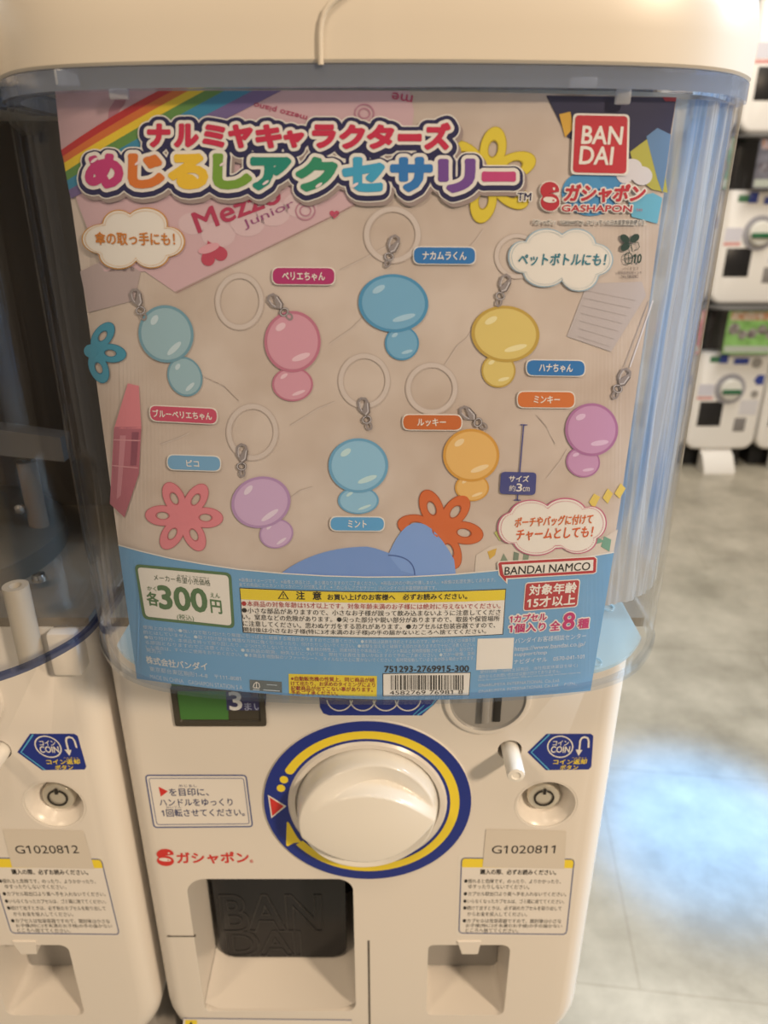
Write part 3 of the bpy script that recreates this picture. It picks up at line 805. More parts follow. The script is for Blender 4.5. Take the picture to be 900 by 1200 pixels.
s.text('Mezzo', (233, 273), (331, 236), 24, pm(176, 52, 78), 2, bold=.035, up='perp')
s.text('Junior', (288, 270), (347, 244), 12, pm(146, 72, 110), 2, bold=.0, up='perp')
s.text('mezzo piano', (361, 134), (299, 118), 8, pm(176, 62, 88), 2, bold=.02, up='perp')
s.text('me', (484, 112), (460, 108), 8, pm(186, 62, 92), 2, bold=.02, up='perp')
hrt = lambda cx, cy_, r, rot: [(cx + r*(math.cos(rot)*(16*math.sin(t)**3)/17 - math.sin(rot)*(-(13*math.cos(t)-5*math.cos(2*t)-2*math.cos(3*t)-math.cos(4*t)))/17), cy_ + r*(math.sin(rot)*(16*math.sin(t)**3)/17 + math.cos(rot)*(-(13*math.cos(t)-5*math.cos(2*t)-2*math.cos(3*t)-math.cos(4*t)))/17)) for t in np.linspace(0, 2*pi, 40)[:-1]]
s.poly(hrt(250, 297, 17, 2.75), pm(186, 66, 82), 2); s.poly(ellp(245, 291, 13, 5, -.35), pm(214, 150, 150), 2.4)
for cx, cy_, r in ((358, 247, 12), (427, 133, 12)):
    s.ell(cx, cy_, r, r*.95, pm(178, 118, 128), 2, hole=.86); s.ell(cx, cy_, r*.6, r*.55, pm(178, 118, 128), 2, hole=.75)
s.poly(hrt(392, 251, 6, 0), pm(190, 70, 92), 2)
s.poly([(128, 128), (140, 110), (152, 106.8), (146, 122), (126, 150)], pm(168, 110, 116), 1.6)
s.build('pink_card_print', poster)
# rainbow
s = PR()
Lp = [(72, 176), (74, 183.5), (75.6, 191), (77.2, 201), (79, 211.5), (81, 222.5), (83.5, 233)]
Tp = [(186, 106.5), (203, 106.5), (221, 106.5), (240, 106.5), (263, 106.5), (296, 106.4), (330, 106.3)]
Mp = [(127, 139.5), (134, 145), (141, 151), (149, 157), (159, 164), (172, 172), (186, 180)]
cols = [(186, 44, 44), (206, 102, 44), (222, 182, 40), (92, 132, 62), (52, 126, 150), (112, 92, 130)]
for i, c in enumerate(cols):
    s.poly(qbez(Lp[i], Mp[i], Tp[i]) + qbez(Tp[i+1], Mp[i+1], Lp[i+1]), pm(*c), 2)
s.build('rainbow_print', poster)
# fabric pouch at the top right, plain patches of colour
s = PR()
s.poly([(640, 112), (792.6, 114.3), (787, 148), (780, 193), (740, 190), (700, 182), (664, 160)], pm(44, 42, 66), 1.2)
s.poly([(655, 134), (668, 131), (672, 150), (662, 161)], pm(206, 152, 52), 2); s.poly([(776, 113.8), (792.6, 114.3), (791.5, 119), (779, 118.5)], pm(170, 44, 52), 2)
s.poly([(738, 178), (758, 163), (776, 184), (782, 226), (764, 222), (746, 208)], pm(172, 160, 62), 2)
s.poly([(757, 160), (770, 150), (786, 158), (781, 196), (776, 226), (770, 210)], pm(92, 122, 150), 2.2)
s.poly(cloudp([(740, 196, 12, 10), (752, 206, 12, 11), (732, 205, 10, 10)], 60), pm(206, 194, 186), 2.6)
s.poly([(735, 232), (765, 226), (776, 232), (770, 262), (740, 254)], pm(96, 164, 180), 2)
s.ell(692, 226, 34, 27, pm(72, 140, 178), 1.6); s.ell(720, 206, 18, 14, pm(66, 132, 172), 1.7)
s.build('pouch_print', poster)
for pts in ([(386, 402), (412, 384), (424, 372), (452, 350)], [(520, 428), (536, 404), (546, 396), (562, 372)], [(232, 438), (262, 452), (280, 470)], [(340, 498), (372, 478), (392, 470)], [(556, 566), (572, 552), (580, 540)],
            [(398, 316), (430, 300), (452, 288)], [(188, 520), (210, 512), (222, 506)], [(330, 590), (352, 574), (366, 570)], [(640, 560), (656, 540), (664, 526)], [(628, 486), (640, 500), (650, 520)], [(540, 300), (556, 282), (566, 268)]):
    s = PR(); s.line(pts, 1.0, pm(178, 155, 136), .6); s.line([(x+.7, y+.8) for x, y in pts], .9, pm(202, 182, 163), .6); s.build('plaster_crack_print', poster)
# scattered props of the printed photo: clear rings, flower clips, tube, plush, bottle
for cx, cy_, rx, ry in ((281, 353, 29, 34), (460, 275, 34, 34), (427, 446, 31, 33), (506, 455, 31, 31), (296, 506, 31, 34), (606, 300, 27, 27)):
    s = PR(); s.ell(cx, cy_, rx, ry, pm(200, 180, 162), 1.5, 0, 40, .80); s.ell(cx, cy_, rx, ry, pm(184, 162, 143), 1.6, 0, 40, .965); s.ell(cx, cy_, rx*.81, ry*.81, pm(186, 164, 145), 1.6, 0, 40, .965); s.build('clear_ring_print', poster)
def flower(s, cx, cy_, R, rot, col, dk, tilt=.95, only=None):
    for i in range(6):
        if only and i not in only: continue
        a = rot + i*pi/3; px, py = cx + R*.56*math.cos(a), cy_ + R*.56*math.sin(a)*tilt
        s.ell(px, py, R*.46, R*.27, pm(*dk), 2+.04*i, a, 28, .34); s.ell(px, py, R*.445, R*.255, pm(*col), 2.4+.04*i, a, 28, .42)
    s.ell(cx, cy_, R*.20, R*.20*tilt, pm(*col), 2.8)
for a in ((216, 605, 45, .05, (214, 122, 124), (184, 92, 96)), (516, 620, 50, .15, (206, 98, 48), (168, 72, 34)), (572, 205, 58, -.35, (214, 184, 48), (176, 144, 30))):
    s = PR(); flower(s, *a); s.build('flower_clip_print', poster)
s = PR(); flower(s, 107, 411, 41, .12, (66, 142, 160), (44, 108, 128), only=(0, 1, 5, 6)); s.build('flower_clip_print', poster)
s = PR()
s.poly([(150, 449), (163, 452), (166, 502), (134, 502)], pm(212, 122, 124), 2); s.poly([(134, 500), (166, 500), (163, 555), (146, 606), (129, 590)], pm(176, 98, 106), 2)
s.poly([(141, 510), (148, 510), (142, 580), (137, 585)], pm(196, 126, 130), 2.4); s.poly([(155, 506), (163, 506), (160, 545), (153, 545)], pm(142, 76, 88), 2.4)
s.line([(133, 515), (165, 516)], 1.4, pm(206, 140, 140), 2.5); s.line([(131, 545), (162, 548)], 1.4, pm(206, 140, 140), 2.5)
s.build('lip_tube_print', poster); s = PR()
s.poly(qbez((330, 671), (375, 648), (430, 640)) + qbez((440, 642), (485, 660), (500, 674)) + [(420, 676)], pm(112, 142, 190), 2.6)
s.poly(qbez((455, 650), (490, 612), (532, 655)) + [(534, 672), (490, 674), (470, 668)], pm(122, 152, 198), 2.8)
s.line(qbez((455, 650), (478, 656), (486, 673)), 1.6, pm(72, 98, 150), 3)
s.build('plush_print', poster); s = PR()
s.poly([(688, 332), (752, 330), (757, 346), (716, 412), (664, 394)], pm(182, 166, 156), 1.4)
for k in range(7): s.line([(684+k*2-k*3.2, 340+k*9), (744-k*5, 352+k*9)], .8, pm(168, 152, 142), 1.8)
s.build('bottle_print', poster); s = PR()
s.line([(765, 352), (738, 430)], 1.6, pm(206, 194, 186), 2); s.line([(760, 352), (731, 430)], .8, pm(160, 146, 136), 2)
s.build('strap_print', poster); s = PR()
s.poly([(558, 650), (575, 640), (650, 628), (690, 640), (724, 620), (719, 646), (600, 668), (556, 671)], pm(206, 186, 164), 1.3)
for pts, c in (([(571, 646), (582, 642), (580, 650), (574, 655)], (206, 160, 62)), ([(584, 662), (590, 648), (597, 660), (592, 668)], (128, 138, 112)), ([(600, 668), (602, 646), (608, 648), (606, 667)], (112, 124, 102)), ([(611, 666), (614, 644), (620, 650), (617, 665)], (128, 138, 112)),
               ([(579, 624), (590, 616), (586, 634)], (178, 176, 96)), ([(690, 588), (696, 578), (703, 582), (696, 596)], (216, 182, 82)), ([(706, 583), (712, 572), (718, 578), (712, 590)], (216, 182, 82)), ([(720, 578), (727, 566), (733, 572), (726, 584)], (216, 182, 82)),
               ([(704, 640), (708, 628), (716, 632), (714, 646)], (108, 150, 122)), ([(695, 638), (701, 630), (709, 634)], (108, 150, 122))): s.poly(pts, pm(*c), 2)
s.build('paper_card_print', poster)
# charms: each clasp with a plain translucent drop hanging from it
def clasp(s, x, y, ang, L=24):
    c, q = math.cos(ang), math.sin(ang); R = lambda u, v: (x + u*c - v*q, y + u*q + v*c)
    dk, md, lt = pm(92, 80, 74), pm(142, 128, 120), pm(196, 184, 176)
    s.line([R(u, v) for u, v in ((-3, L*.52), (-5.5, L*.38), (-5, L*.12), (-1, 0), (4, L*.06), (5.5, L*.22))], 3.2, md, 4)
    s.poly([R(u, v) for u, v in ((3, L*.16), (7, L*.22), (5, L*.62), (0, L*.72), (-4, L*.55), (-2, L*.44))], md, 4.2)
    s.line([R(u, v) for u, v in ((5, L*.24), (3.4, L*.56), (-.5, L*.66))], 1.3, lt, 4.6); s.line([R(u, v) for u, v in ((-3.5, L*.5), (-4.6, L*.30), (-3.6, L*.12))], .9, lt, 4.6)
    s.line([R(u, v) for u, v in ((7, L*.24), (5, L*.62), (0, L*.73))], .8, dk, 4.7)
    s.ell(*R(-.5, L*.86), 6, 5, dk, 4.3, ang, 20, .55); s.ell(*R(-.5, L*.86), 5.4, 4.5, lt, 4.5, ang, 20, .82)
    s.ell(*R(.3, L*1.12), 4, 5.4, md, 4.2, ang, 20, .5)
def drop(s, cx, cy_, rx, ry, ang, rim, fill, lite):
    def shp(k):
        P = []
        for t in np.linspace(0, 2*pi, 44)[:-1]:
            u, v = rx*k*math.sin(t)*(1 + .10*math.cos(t+pi)), -ry*k*math.cos(t)
            P.append((cx + u*math.cos(ang) - v*math.sin(ang), cy_ + u*math.sin(ang) + v*math.cos(ang)))
        return P
    s.poly(shp(1.0), pm(*rim), 3); s.poly(shp(.90), pm(*fill), 3.3)
    s.poly(ellp(cx - rx*.30, cy_ - ry*.35, rx*.22, ry*.14, ang-.5), pm(*lite), 3.8)
def bead(s, cx, cy_, rx, ry, ang, rim, fill, lite, ly):
    s.ell(cx, cy_, rx, ry, pm(*rim), ly, ang, 40); s.ell(cx, cy_, rx*.90, ry*.90, pm(*fill), ly+.3, ang, 40)
    s.ell(cx - rx*.42, cy_ - ry*.48, rx*.20, ry*.11, pm(*lite), ly+.7, ang-.6, 20); s.ell(cx + rx*.3, cy_ + ry*.5, rx*.34, ry*.10, pm(*lite), ly+.5, ang-.35, 20)
# (clasp), clasp angle, (top bead x, y, rx, ry), (lower bead), tilt, colours
charms = [((157, 339), -.35, (195, 391, 32, 34), (217, 441, 20, 24), -.42, (108, 146, 154), (146, 172, 172), (186, 198, 194)),
          ((316, 346), -.75, (343, 400, 33, 36), (343, 450, 24, 20), 0, (186, 108, 122), (206, 142, 150), (222, 180, 180)),
          ((464, 276), .30, (461, 355, 41, 34), (471, 402, 20, 20), .08, (74, 138, 168), (112, 162, 184), (160, 190, 200)),
          ((594, 322), .30, (592, 391, 40, 33), (584, 434, 20, 20), .10, (186, 148, 62), (212, 182, 98), (226, 206, 146)),
          ((735, 432), .45, (693, 503, 31, 31), (683, 541, 20, 18), .2, (168, 106, 142), (192, 138, 166), (212, 174, 190)),
          ((424, 466), -.25, (420, 545, 35, 32), (420, 586, 24, 16), 0, (102, 154, 178), (138, 180, 196), (184, 206, 210)),
          ((540, 478), -.9, (552, 533, 33, 31), (553, 571, 20, 16), 0, (206, 144, 56), (222, 170, 92), (230, 196, 142)),
          ((284, 520), 0, (306, 588, 35, 30), (324, 625, 20, 17), -.25, (172, 132, 164), (196, 158, 182), (216, 192, 204))]
for (cx, cy_), a, (bx, by, rx, ry), (lx, ly_, lrx, lry), ang, rim_, fil, lit in charms:
    s = PR(); bead(s, lx, ly_, lrx, lry, ang, rim_, fil, lit, 2.2); bead(s, bx, by, rx, ry, ang, rim_, fil, lit, 3.1); clasp(s, cx, cy_, a, 30); s.build('charm_print', poster)

# the two-line title
s = PR()
row1 = [('ナ', 173.5, 201, 145, 173), ('ル', 205, 234, 145, 173), ('ミ', 238, 265, 146, 173), ('ヤ', 268, 297, 146, 174), ('キ', 300, 331, 146, 174), ('ャ', 332.5, 357, 153, 173.5),
        ('ラ', 366, 394, 146, 174), ('ク', 398, 428, 146, 175), ('タ', 430, 462, 146, 175), ('ー', 466, 494, 157, 166), ('ズ', 497, 528, 144, 176)]
row2 = [('め', 101, 146, 180, 221, (190, 52, 104)), ('じ', 151, 194, 180, 221, (210, 108, 40)), ('る', 198, 245, 180, 222, (226, 176, 40)), ('し', 250, 296, 180, 222, (112, 148, 46)), ('ア', 294, 342, 184, 223, (26, 128, 104)),
        ('ク', 347, 396, 184, 224.5, (42, 132, 92)), ('セ', 401, 451, 184, 225, (58, 152, 178)), ('サ', 457, 507, 184, 225, (44, 112, 166)), ('リ', 513, 557, 186, 226, (112, 68, 132)), ('ー', 564, 604, 201, 213, (192, 62, 108))]
RED = pm(196, 40, 66)
r1 = [s.place(ch, (x0+2, y1-2), (x1-2, y1-2), y1-y0-4, up='perp') for ch, x0, x1, y0, y1 in row1]
r2 = [s.place(ch, (x0+3.2, y1-3.2), (x1-3.2, y1-3.2), y1-y0-6.4, up='perp') for ch, x0, x1, y0, y1, c in row2]
down = lambda R, dy: [(P + np.array([0, dy]), f) for P, f in R]
s.union_text([(P + np.array([2.5, 6]), f) for P, f in r1+r2], 14, pm(150, 128, 116), 4.5, 1.3)
s.union_text(down(r1, 1.2) + down(r2, 2.2), 13.2, W_, 5, 1.1); s.union_text(down(r1, 1.2) + down(r2, 2.2), 11.6, NV, 5.7, 1.1)
s.union_text(r1, 6.0, W_, 6.4, .8); s.union_text(r2, 7.6, W_, 6.4, .9)
s.union_text(r1, 2.1, RED, 7.2, .45)
for (P, f), a in zip(r2, row2): s.union_text([(P, f)], 3.3, pm(*a[5]), 7.2, .5)
for hx, hy, r in ((112, 188, 2.4), (163, 191, 2.2), (262, 192, 2.2), (312, 214, 2.2), (374, 217, 2.4), (416, 217, 2.4)): s.ell(hx, hy, r*2.0, r*.7, pm(226, 200, 190), 8, -.6)
s.text('TM', (605.5, 235), (621.5, 235), 9, W_, 5.5, stroke=1.6); s.text('TM', (605.5, 235), (621.5, 235), 9, NV, 6.2, bold=.03)
s.build('title_lettering', poster)

# red maker's square and the capsule logo
s = PR()
s.quad((671, 132.8), (737, 134.2), (735.5, 206), (668, 204.5), W_, 5, 6); s.quad((673.5, 135.3), (734.5, 136.5), (733, 203.5), (670.5, 202), pm(190, 44, 52), 5.6, 5)
s.text('BAN', (680.5, 168.3), (727, 169.3), 20.5, W_, 6.2, bold=.035); s.text('DAI', (678, 192), (716, 193), 20.5, W_, 6.2, bold=.035)
s.build('maker_logo', poster)
s = PR(); RD = pm(186, 44, 54)
capsule_mark(s, 644, 230, 22, 34, RD, W_, 5, W_)
s.text('ガシャポン', (660, 236), (752, 236.5), 20, W_, 5, stroke=2.6, slant=.12); s.text('ガシャポン', (660, 236), (752, 236.5), 20, RD, 6, stroke=.9, slant=.12)
s.text('GASHAPON', (657.5, 247.6), (739, 248.2), 7.6, W_, 5, stroke=1.6); s.text('GASHAPON', (657.5, 247.6), (739, 248.2), 7.6, RD, 6, bold=.04)
s.text('TM', (744, 247.5), (751, 247.6), 3, RD, 6)
s.text('「ガシャポン」「GASHAPON」はバンダイの日本国登録商標です。', (624, 263), (756, 263.5), 6, W_, 5, stroke=.6); s.text('「ガシャポン」「GASHAPON」はバンダイの日本国登録商標です。', (624, 263), (756, 263.5), 6, pm(40, 34, 38), 6, bold=.01)
s.build('capsule_logo', poster)
# plant-ink mark
s = PR(); GR = pm(40, 62, 52)
for dx, dy, a in ((-6, -4.5, .7), (5.5, -5, -.7), (-5.5, 5, -.7)): s.ell(737.5+dx, 284+dy, 6.2, 4.2, GR, 5, a)
s.line([(740, 284), (747, 284), (748.5, 289), (746, 292.5), (742.5, 293)], .9, GR, 5); s.line([(738.5, 286), (740, 294)], 1.2, GR, 5)
s.ell(735.5, 302.5, 5.4, 7, GR, 5, 0, 28, .84); s.line([(735.7, 295.8), (735.3, 309.3)], .9, GR, 5); s.line([(730.4, 302.5), (741, 302.5)], .9, GR, 5)
s.text('10', (740.5, 308), (750, 308), 10.5, GR, 5, bold=.05)
for t, y, a, b in (('バイオマス', 316.2, 729, 747), ('植物由来印刷インキ', 321, 723, 751), ('No.180082', 325.5, 727, 747)): s.text(t, (a, y), (b, y), 3.7, pm(84, 70, 66), 5, bold=.0)
s.build('plant_ink_mark', poster)

# cloud balloons
def cloud(circles, line_col, glow, texts, nm):
    s = PR(); P = cloudp(circles); cx = sum(p[0] for p in P)/len(P); cy_ = sum(p[1] for p in P)/len(P)
    g = lambda k: [(cx+(x-cx)*(1+k/ max(20, math.hypot(x-cx, y-cy_))), cy_+(y-cy_)*(1+k/max(20, math.hypot(x-cx, y-cy_)))) for x, y in P]
    s.poly(g(1.6), glow, 4); s.poly(P, W_, 4.6)
    Q = g(-2.6); acc = 0
    for i in range(len(Q)):
        a, b = Q[i], Q[(i+1) % len(Q)]; L = math.hypot(b[0]-a[0], b[1]-a[1]); n = max(1, round(L/1.9))
        for k in range(n): s.ell(a[0]+(b[0]-a[0])*k/n, a[1]+(b[1]-a[1])*k/n, .55, .55, line_col, 5.4, 0, 6)
    for a in texts: s.text(*a[:4], a[4], 5.8, bold=.03, slant=.05)
    s.build(nm, poster)
cloud([(121, 280, 23, 17), (140, 263, 18, 16), (172, 263, 24, 18.5), (197, 283, 19, 17), (178, 297, 20, 16), (140, 298, 22, 16), (158, 280, 45, 24)], pm(206, 142, 62), pm(196, 134, 58), [('傘の取っ手にも！', (113.5, 286.5), (206, 287.5), 15, pm(196, 112, 36))], 'cloud_balloon')
cloud([(612, 301, 15.5, 18), (640, 288, 24, 19), (675, 288, 22, 19), (697, 304, 19.5, 18), (678, 320, 22, 20), (638, 318, 24, 17), (655, 304, 45, 22)], pm(150, 168, 166), pm(150, 172, 178), [('ペットボトルにも！', (606.5, 310.5), (708, 311), 14, pm(44, 116, 126))], 'cloud_balloon')
cloud([(600, 618, 16, 18), (622, 603, 24, 17), (662, 601, 24, 17), (692, 612, 17, 19), (676, 630, 22, 17), (628, 632, 26, 17), (646, 617, 50, 24)], pm(196, 84, 110), pm(190, 92, 116), [('ポーチやバッグに付けて', (602.5, 617), (693, 612.5), 11.5, pm(206, 96, 40)), ('チャームとしても！', (604, 632.5), (693, 628.5), 13, pm(206, 84, 36))], 'cloud_balloon')

# charm name tags
def pill(tl, tr, br, bl, col, txt, a, b, h):
    s = PR(); s.quad(*[(x+dx*1.2, y+dy*1.2) for (x, y), (dx, dy) in zip((tl, tr, br, bl), ((-1, -1), (1, -1), (1, 1), (-1, 1)))], W_, 4.2, 8.5); s.quad(tl, tr, br, bl, pm(*col), 4.8, 8)
    s.text(txt, a, b, h, W_, 5.4, bold=.03); s.build('name_tag', poster)
pill((320, 313.6), (392, 314), (392, 333), (320, 332.5), (176, 46, 98), 'ベリエちゃん', (331.5, 328), (381, 328.4), 9.6)
pill((485, 289.5), (556.5, 290), (556.5, 309), (485, 308.5), (46, 112, 166), 'ナカムラくん', (495, 304), (546, 304.4), 9.6)
pill((617, 421.5), (684.5, 422.5), (684.5, 440), (617, 439), (46, 112, 166), 'ハナちゃん', (631, 435), (670, 435.6), 9.4)
pill((606.5, 458.5), (672.5, 459), (672.5, 477), (606.5, 476.5), (206, 108, 50), 'ミンキー', (625, 471.6), (655, 472), 8.6)
pill((472.5, 485.5), (540.5, 486), (540.5, 503), (472.5, 502.5), (196, 98, 44), 'ルッキー', (489, 498.4), (522, 498.4), 8.6)
pill((176, 474.8), (254.5, 478.5), (254.5, 496), (177.5, 492), (196, 72, 92), 'ブルーベリエちゃん', (180.5, 488), (249, 491.5), 9)
pill((197, 532.5), (258.5, 534.5), (258.5, 551), (197.5, 549), (112, 156, 182), 'ピコ', (219.5, 545.5), (234, 546.2), 7.5)
pill((387.5, 605), (450, 605.5), (450, 621), (387.5, 620.5), (86, 152, 190), 'ミント', (408, 617), (429.5, 617.2), 8.4)
s = PR(); DB = pm(70, 72, 122)
s.line([(613.5, 497.5), (606, 585.5)], 1.5, DB, 3); s.line([(609.5, 497.3), (617.8, 497.6)], 1.3, DB, 3); s.line([(602, 585.3), (610, 585.6)], 1.3, DB, 3)
s.quad((587, 552), (628.5, 553), (627, 579.5), (585, 578), DB, 4, 5)
s.text('サイズ', (596, 563.5), (619, 563.8), 7.2, W_, 5, bold=.03); s.text('約', (596, 574.6), (603.5, 574.7), 7, W_, 5); s.text('3', (604.5, 574.8), (611, 574.9), 9, W_, 5, bold=.03); s.text('cm', (612, 574.8), (620, 575), 5, W_, 5)
s.build('size_scale', poster)

# blue information band at the foot
s = PR(); BB = pm(104, 150, 180)
tb = [(139.4, 637.5), (165, 644.6), (200, 653), (240, 660), (280, 666), (330, 670.6), (380, 673.6), (430, 675), (480, 674.6), (530, 672), (580, 667.5), (640, 659), (690, 651), (718.8, 646)]
s.poly(tb + bot, BB, 5); s.line(tb, 1.3, W_, 5.6)
s.build('information_band', poster)
s = PR(); G = pm(84, 112, 72)
s.quad((158.2, 659.6), (271.5, 670), (275.6, 735.2), (168.4, 724), G, 6, 7); s.quad((161.8, 663.2), (268.2, 673), (272, 731.6), (171.6, 720.8), W_, 6.6, 5)
s.text('メーカー希望小売価格', (181.5, 678.5), (247.5, 685.2), 7.4, pm(64, 82, 60), 7.2, bold=.01); s.text('きぼうこうりかかく', (209, 674), (246, 677.4), 2.4, pm(64, 82, 60), 7.2)
s.text('各', (174.2, 707.2), (187.6, 709), 16, G, 7.2, bold=.035); s.text('300', (189, 711), (244, 715.6), 26.5, G, 7.2, bold=.06)
s.text('円', (248.5, 716.2), (261, 717.8), 15.5, G, 7.2, bold=.035); s.text('かく', (173.8, 690), (184.4, 691), 5, G, 7.2, bold=.02); s.text('えん', (247.5, 698.4), (258.5, 699.4), 5.6, G, 7.2, bold=.02)
s.text('(税込)', (208.8, 725.4), (228.4, 727.4), 8, G, 7.2, bold=.0)
s.build('price_panel', poster)
s = PR(); FP = pm(186, 192, 190)
s.text('※画像はイメージです。 ※画像と商品とは、多少異なりますのでご了承ください。 ※商品以外の小物は付属しません。※画像は処理を施してあります。', (280.5, 680.2), (580, 680.4), 4.8, FP, 6, (430, 684.4), .008)
s.text('全ての商品にカニカン・わっかパーツが付属します。※「めじるしアクセサリー」はバンダイの日本国登録商標です。', (280.5, 685.6), (511.5, 689.6), 4.6, FP, 6, (396, 689.2), .008)
fine = ['使用上のお願い●強い力で取り付けたり無理に引っぱると破損する場合がありますのでご注意ください。●本商品は装飾を目的とするものです。傘やバッグなどの保護を目',
        '的とはしていません。●取り付け部分を無理な方向に強く引っぱったり、付けたりしないでください。●衝撃を加えると破損する恐れがありますので十分ご注意ください。',
        '●取り付け方、本商品を持って振り回したり、ぶつけたりしないでください。●素材の特性上、同素材同士や本商品と、プリント製品と長時間接触させると色移り、貼り付き、',
        'る原因となりますのでご注意ください。●本商品の取扱、紛失などについては、弊社では責任を負いかねますので予めご了承ください。●万が一破損、変形',
        'した場合は、すぐにご使用をおやめください。●本商品を樹脂製のソファーやシート、タイルなどの上に置かないでください。長時間接触していると色が移る場合があります。']
for k, t in enumerate(fine): s.text(t, (168.5+k*.9, 735.4+k*5.9), (556, 750.4+k*5.3), 4.6, FP, 6, (380, 751.2+k*5.4), .004)
s.text('発売元', (172.5, 762.5), (190, 765), 5, FP, 6)
s.text('株式会社バンダイ', (172.6, 775.5), (244, 784), 9, pm(206, 200, 188), 6, (207, 781), .03)
s.text('東京都台東区駒形1-4-8　〒111-8081', (176.5, 785), (283, 796.6), 6, FP, 6, (229, 791.8)); s.text('MADE IN CHINA　GASHAPON STATION S A', (177, 793.6), (285, 806.6), 5, FP, 6, (230, 801))
s.build('fine_print', poster)
# warning panel
s = PR(); K = pm(36, 32, 30); R_ = pm(170, 44, 44); YL = pm(222, 190, 40)
wt = qbez((281, 687.2), (440, 691.8), (592.8, 688.6)); wb = qbez((589.2, 742.2), (440, 746.2), (285, 740)); wm = qbez((282.2, 700.8), (440, 704.8), (591.8, 701.6))
s.poly(wt + wb, K, 5.6); ins = lambda L, dx0, dx1, dy: [(x + dx0 + (dx1-dx0)*i/(len(L)-1), y+dy) for i, (x, y) in enumerate(L)]
s.poly(ins(wt, .9, -.9, .9) + ins(wb, -.9, .9, -.9), W_, 6.2); s.poly(ins(wt, .9, -.9, .9) + ins(wm[::-1], -.9, .9, 0), YL, 6.7)
s.poly([(332.4, 690.4), (339, 700.6), (326, 700)], K, 7.2); s.poly([(332.4, 692.2), (337, 699.8), (327.9, 699.3)], YL, 7.6); s.line([(332.5, 694), (332.5, 697)], 1.1, K, 8.2); s.ell(332.5, 698.4, .6, .6, K, 8.2, 0, 8)
for t, a, b, h in (('注', (347.8, 700.6), (357.6, 700.8), 9.4), ('意', (367, 700.9), (377, 701.1), 9.4), ('お買い上げのお客様へ', (384.3, 701.4), (463, 701.6), 7), ('必ずお読みください。', (472, 701.4), (547, 700.4), 7)): s.text(t, a, b, h, K, 7.4, bold=.03)
for t, m, x0, y0, x1, y1, my in (('●本商品の対象年齢は15才以上です。対象年齢未満のお子様には絶対に与えないでください。', R_, 284, 708.6, 586, 711.2, 712.2), ('●小さな部品がありますので、小さなお子様が誤って飲み込まないように注意してくださ', K, 284.4, 716.4, 586, 718.6, 720),
                                 ('い。窒息などの危険があります。●尖った部分や鋭い部分がありますので、取扱や保管場所', K, 285, 724, 585, 726, 727.8), ('に注意してください。思わぬケガをする恐れがあります。●カプセルは包装容器ですので、', K, 285.6, 731.8, 580, 733.8, 735.6),
                                 ('開封後は小さなお子様(特に3才未満のお子様)の手の届かないところへ捨ててください。', K, 286, 739.4, 569, 741.4, 743)): s.text(t, (x0, y0), (x1, y1), 6.6, m, 7.4, ((x0+x1)/2, my), .012)
s.build('warning_panel', poster)
s = PR()
s.quad((338.5, 788), (441.8, 790.6), (441.5, 814.6), (339, 811.2), YL, 6)
for t, y, b in (('※自動販売機の性質上、同じ商品が続', 796, 439), ('けて出たり、お求めのタイミングにより', 801.6, 439.5), ('記載商品が出てこない事があります。', 807.2, 437), ('予めご了承ください。', 812.4, 396)): s.text(t, (341.5, y-.2), (b, y+(b-341)*.019), 5.2, pm(150, 58, 36), 6.8, bold=.02)
s.build('vending_notice', poster)
s = PR()
s.quad((293, 794.8), (330.5, 797.4), (330.8, 810), (293.4, 807.2), pm(96, 100, 96), 6)
s.line([(297, 803.6), (298.4, 799.6), (301, 797.6), (304, 799.2), (304.8, 803.8)], 1, W_, 6.6); s.line([(301, 798), (301, 804.4)], .9, W_, 6.6); s.line([(297.5, 804), (304.5, 804.6)], .9, W_, 6.6); s.line([(313, 800.4), (325, 801.3)], .7, FP, 6.6); s.line([(309, 806.6), (328, 808)], .9, FP, 6.6); s.line([(297, 806.2), (304.6, 806.8)], .9, FP, 6.6)
s.build('paper_mark', poster)
s = PR()
s.text('751293-2769915-300', (450.6, 786), (549, 785.4), 7.2, K, 6.4, bold=.03)
s.quad((448.4, 787.4), (551.4, 786.2), (549.6, 813.2), (448.6, 814.4), K, 6); s.quad((449.2, 788.1), (550.6, 786.9), (548.9, 812.5), (449.4, 813.6), W_, 6.5)
rnd = random.Random(4); x = 458.0
while x < 543:
    w_ = rnd.choice((.6, .9, .9, 1.5, 2.0)); s.quad((x, 789.4), (x+w_, 789.3), (x+w_, 806.6), (x, 806.7), K, 7); x += w_ + rnd.choice((.7, .9, 1.3, 1.8))
s.text('4582769 76981 8', (456.5, 812.2), (542, 811.2), 4.6, K, 7.2, bold=.0)
s.build('barcode', poster)
s = PR(); RB = pm(178, 46, 50)
o_ = [(586, 657.4), (698.6, 651.6), (698.9, 668.6), (597, 674.8), (592.6, 681.6), (587.5, 675.4), (583, 670)]
cxy = (640, 665)
s.poly([(584.2, 656.4), (696, 650.4), (699.4, 653), (698.4, 669.4), (695, 671.2), (594.6, 677.4), (594, 683), (584, 672.6), (582.4, 659)], W_, 6)
s.poly([(585.4, 657.4), (695.4, 651.4), (698.2, 653.8), (697.4, 668.8), (694.4, 670.2), (592.6, 676), (592.4, 680.4), (585.4, 672), (583.6, 659.4)], RB, 6.5)
s.poly([(587.4, 660.2), (694.6, 654.4), (694.2, 667), (591, 673), (589.6, 671.6)], W_, 7)
s.text('BANDAI NAMCO', (590.6, 672.2), (690.2, 666.4), 9.4, K, 7.5, bold=.02)
s.build('company_logo', poster)
s = PR()
s.quad((615, 681.2), (679.6, 677), (676.2, 709.8), (612.2, 715), W_, 6, 4); s.quad((616, 682.3), (678.4, 678.2), (675.2, 708.8), (613.4, 713.8), pm(176, 52, 54), 6.5, 3.5)
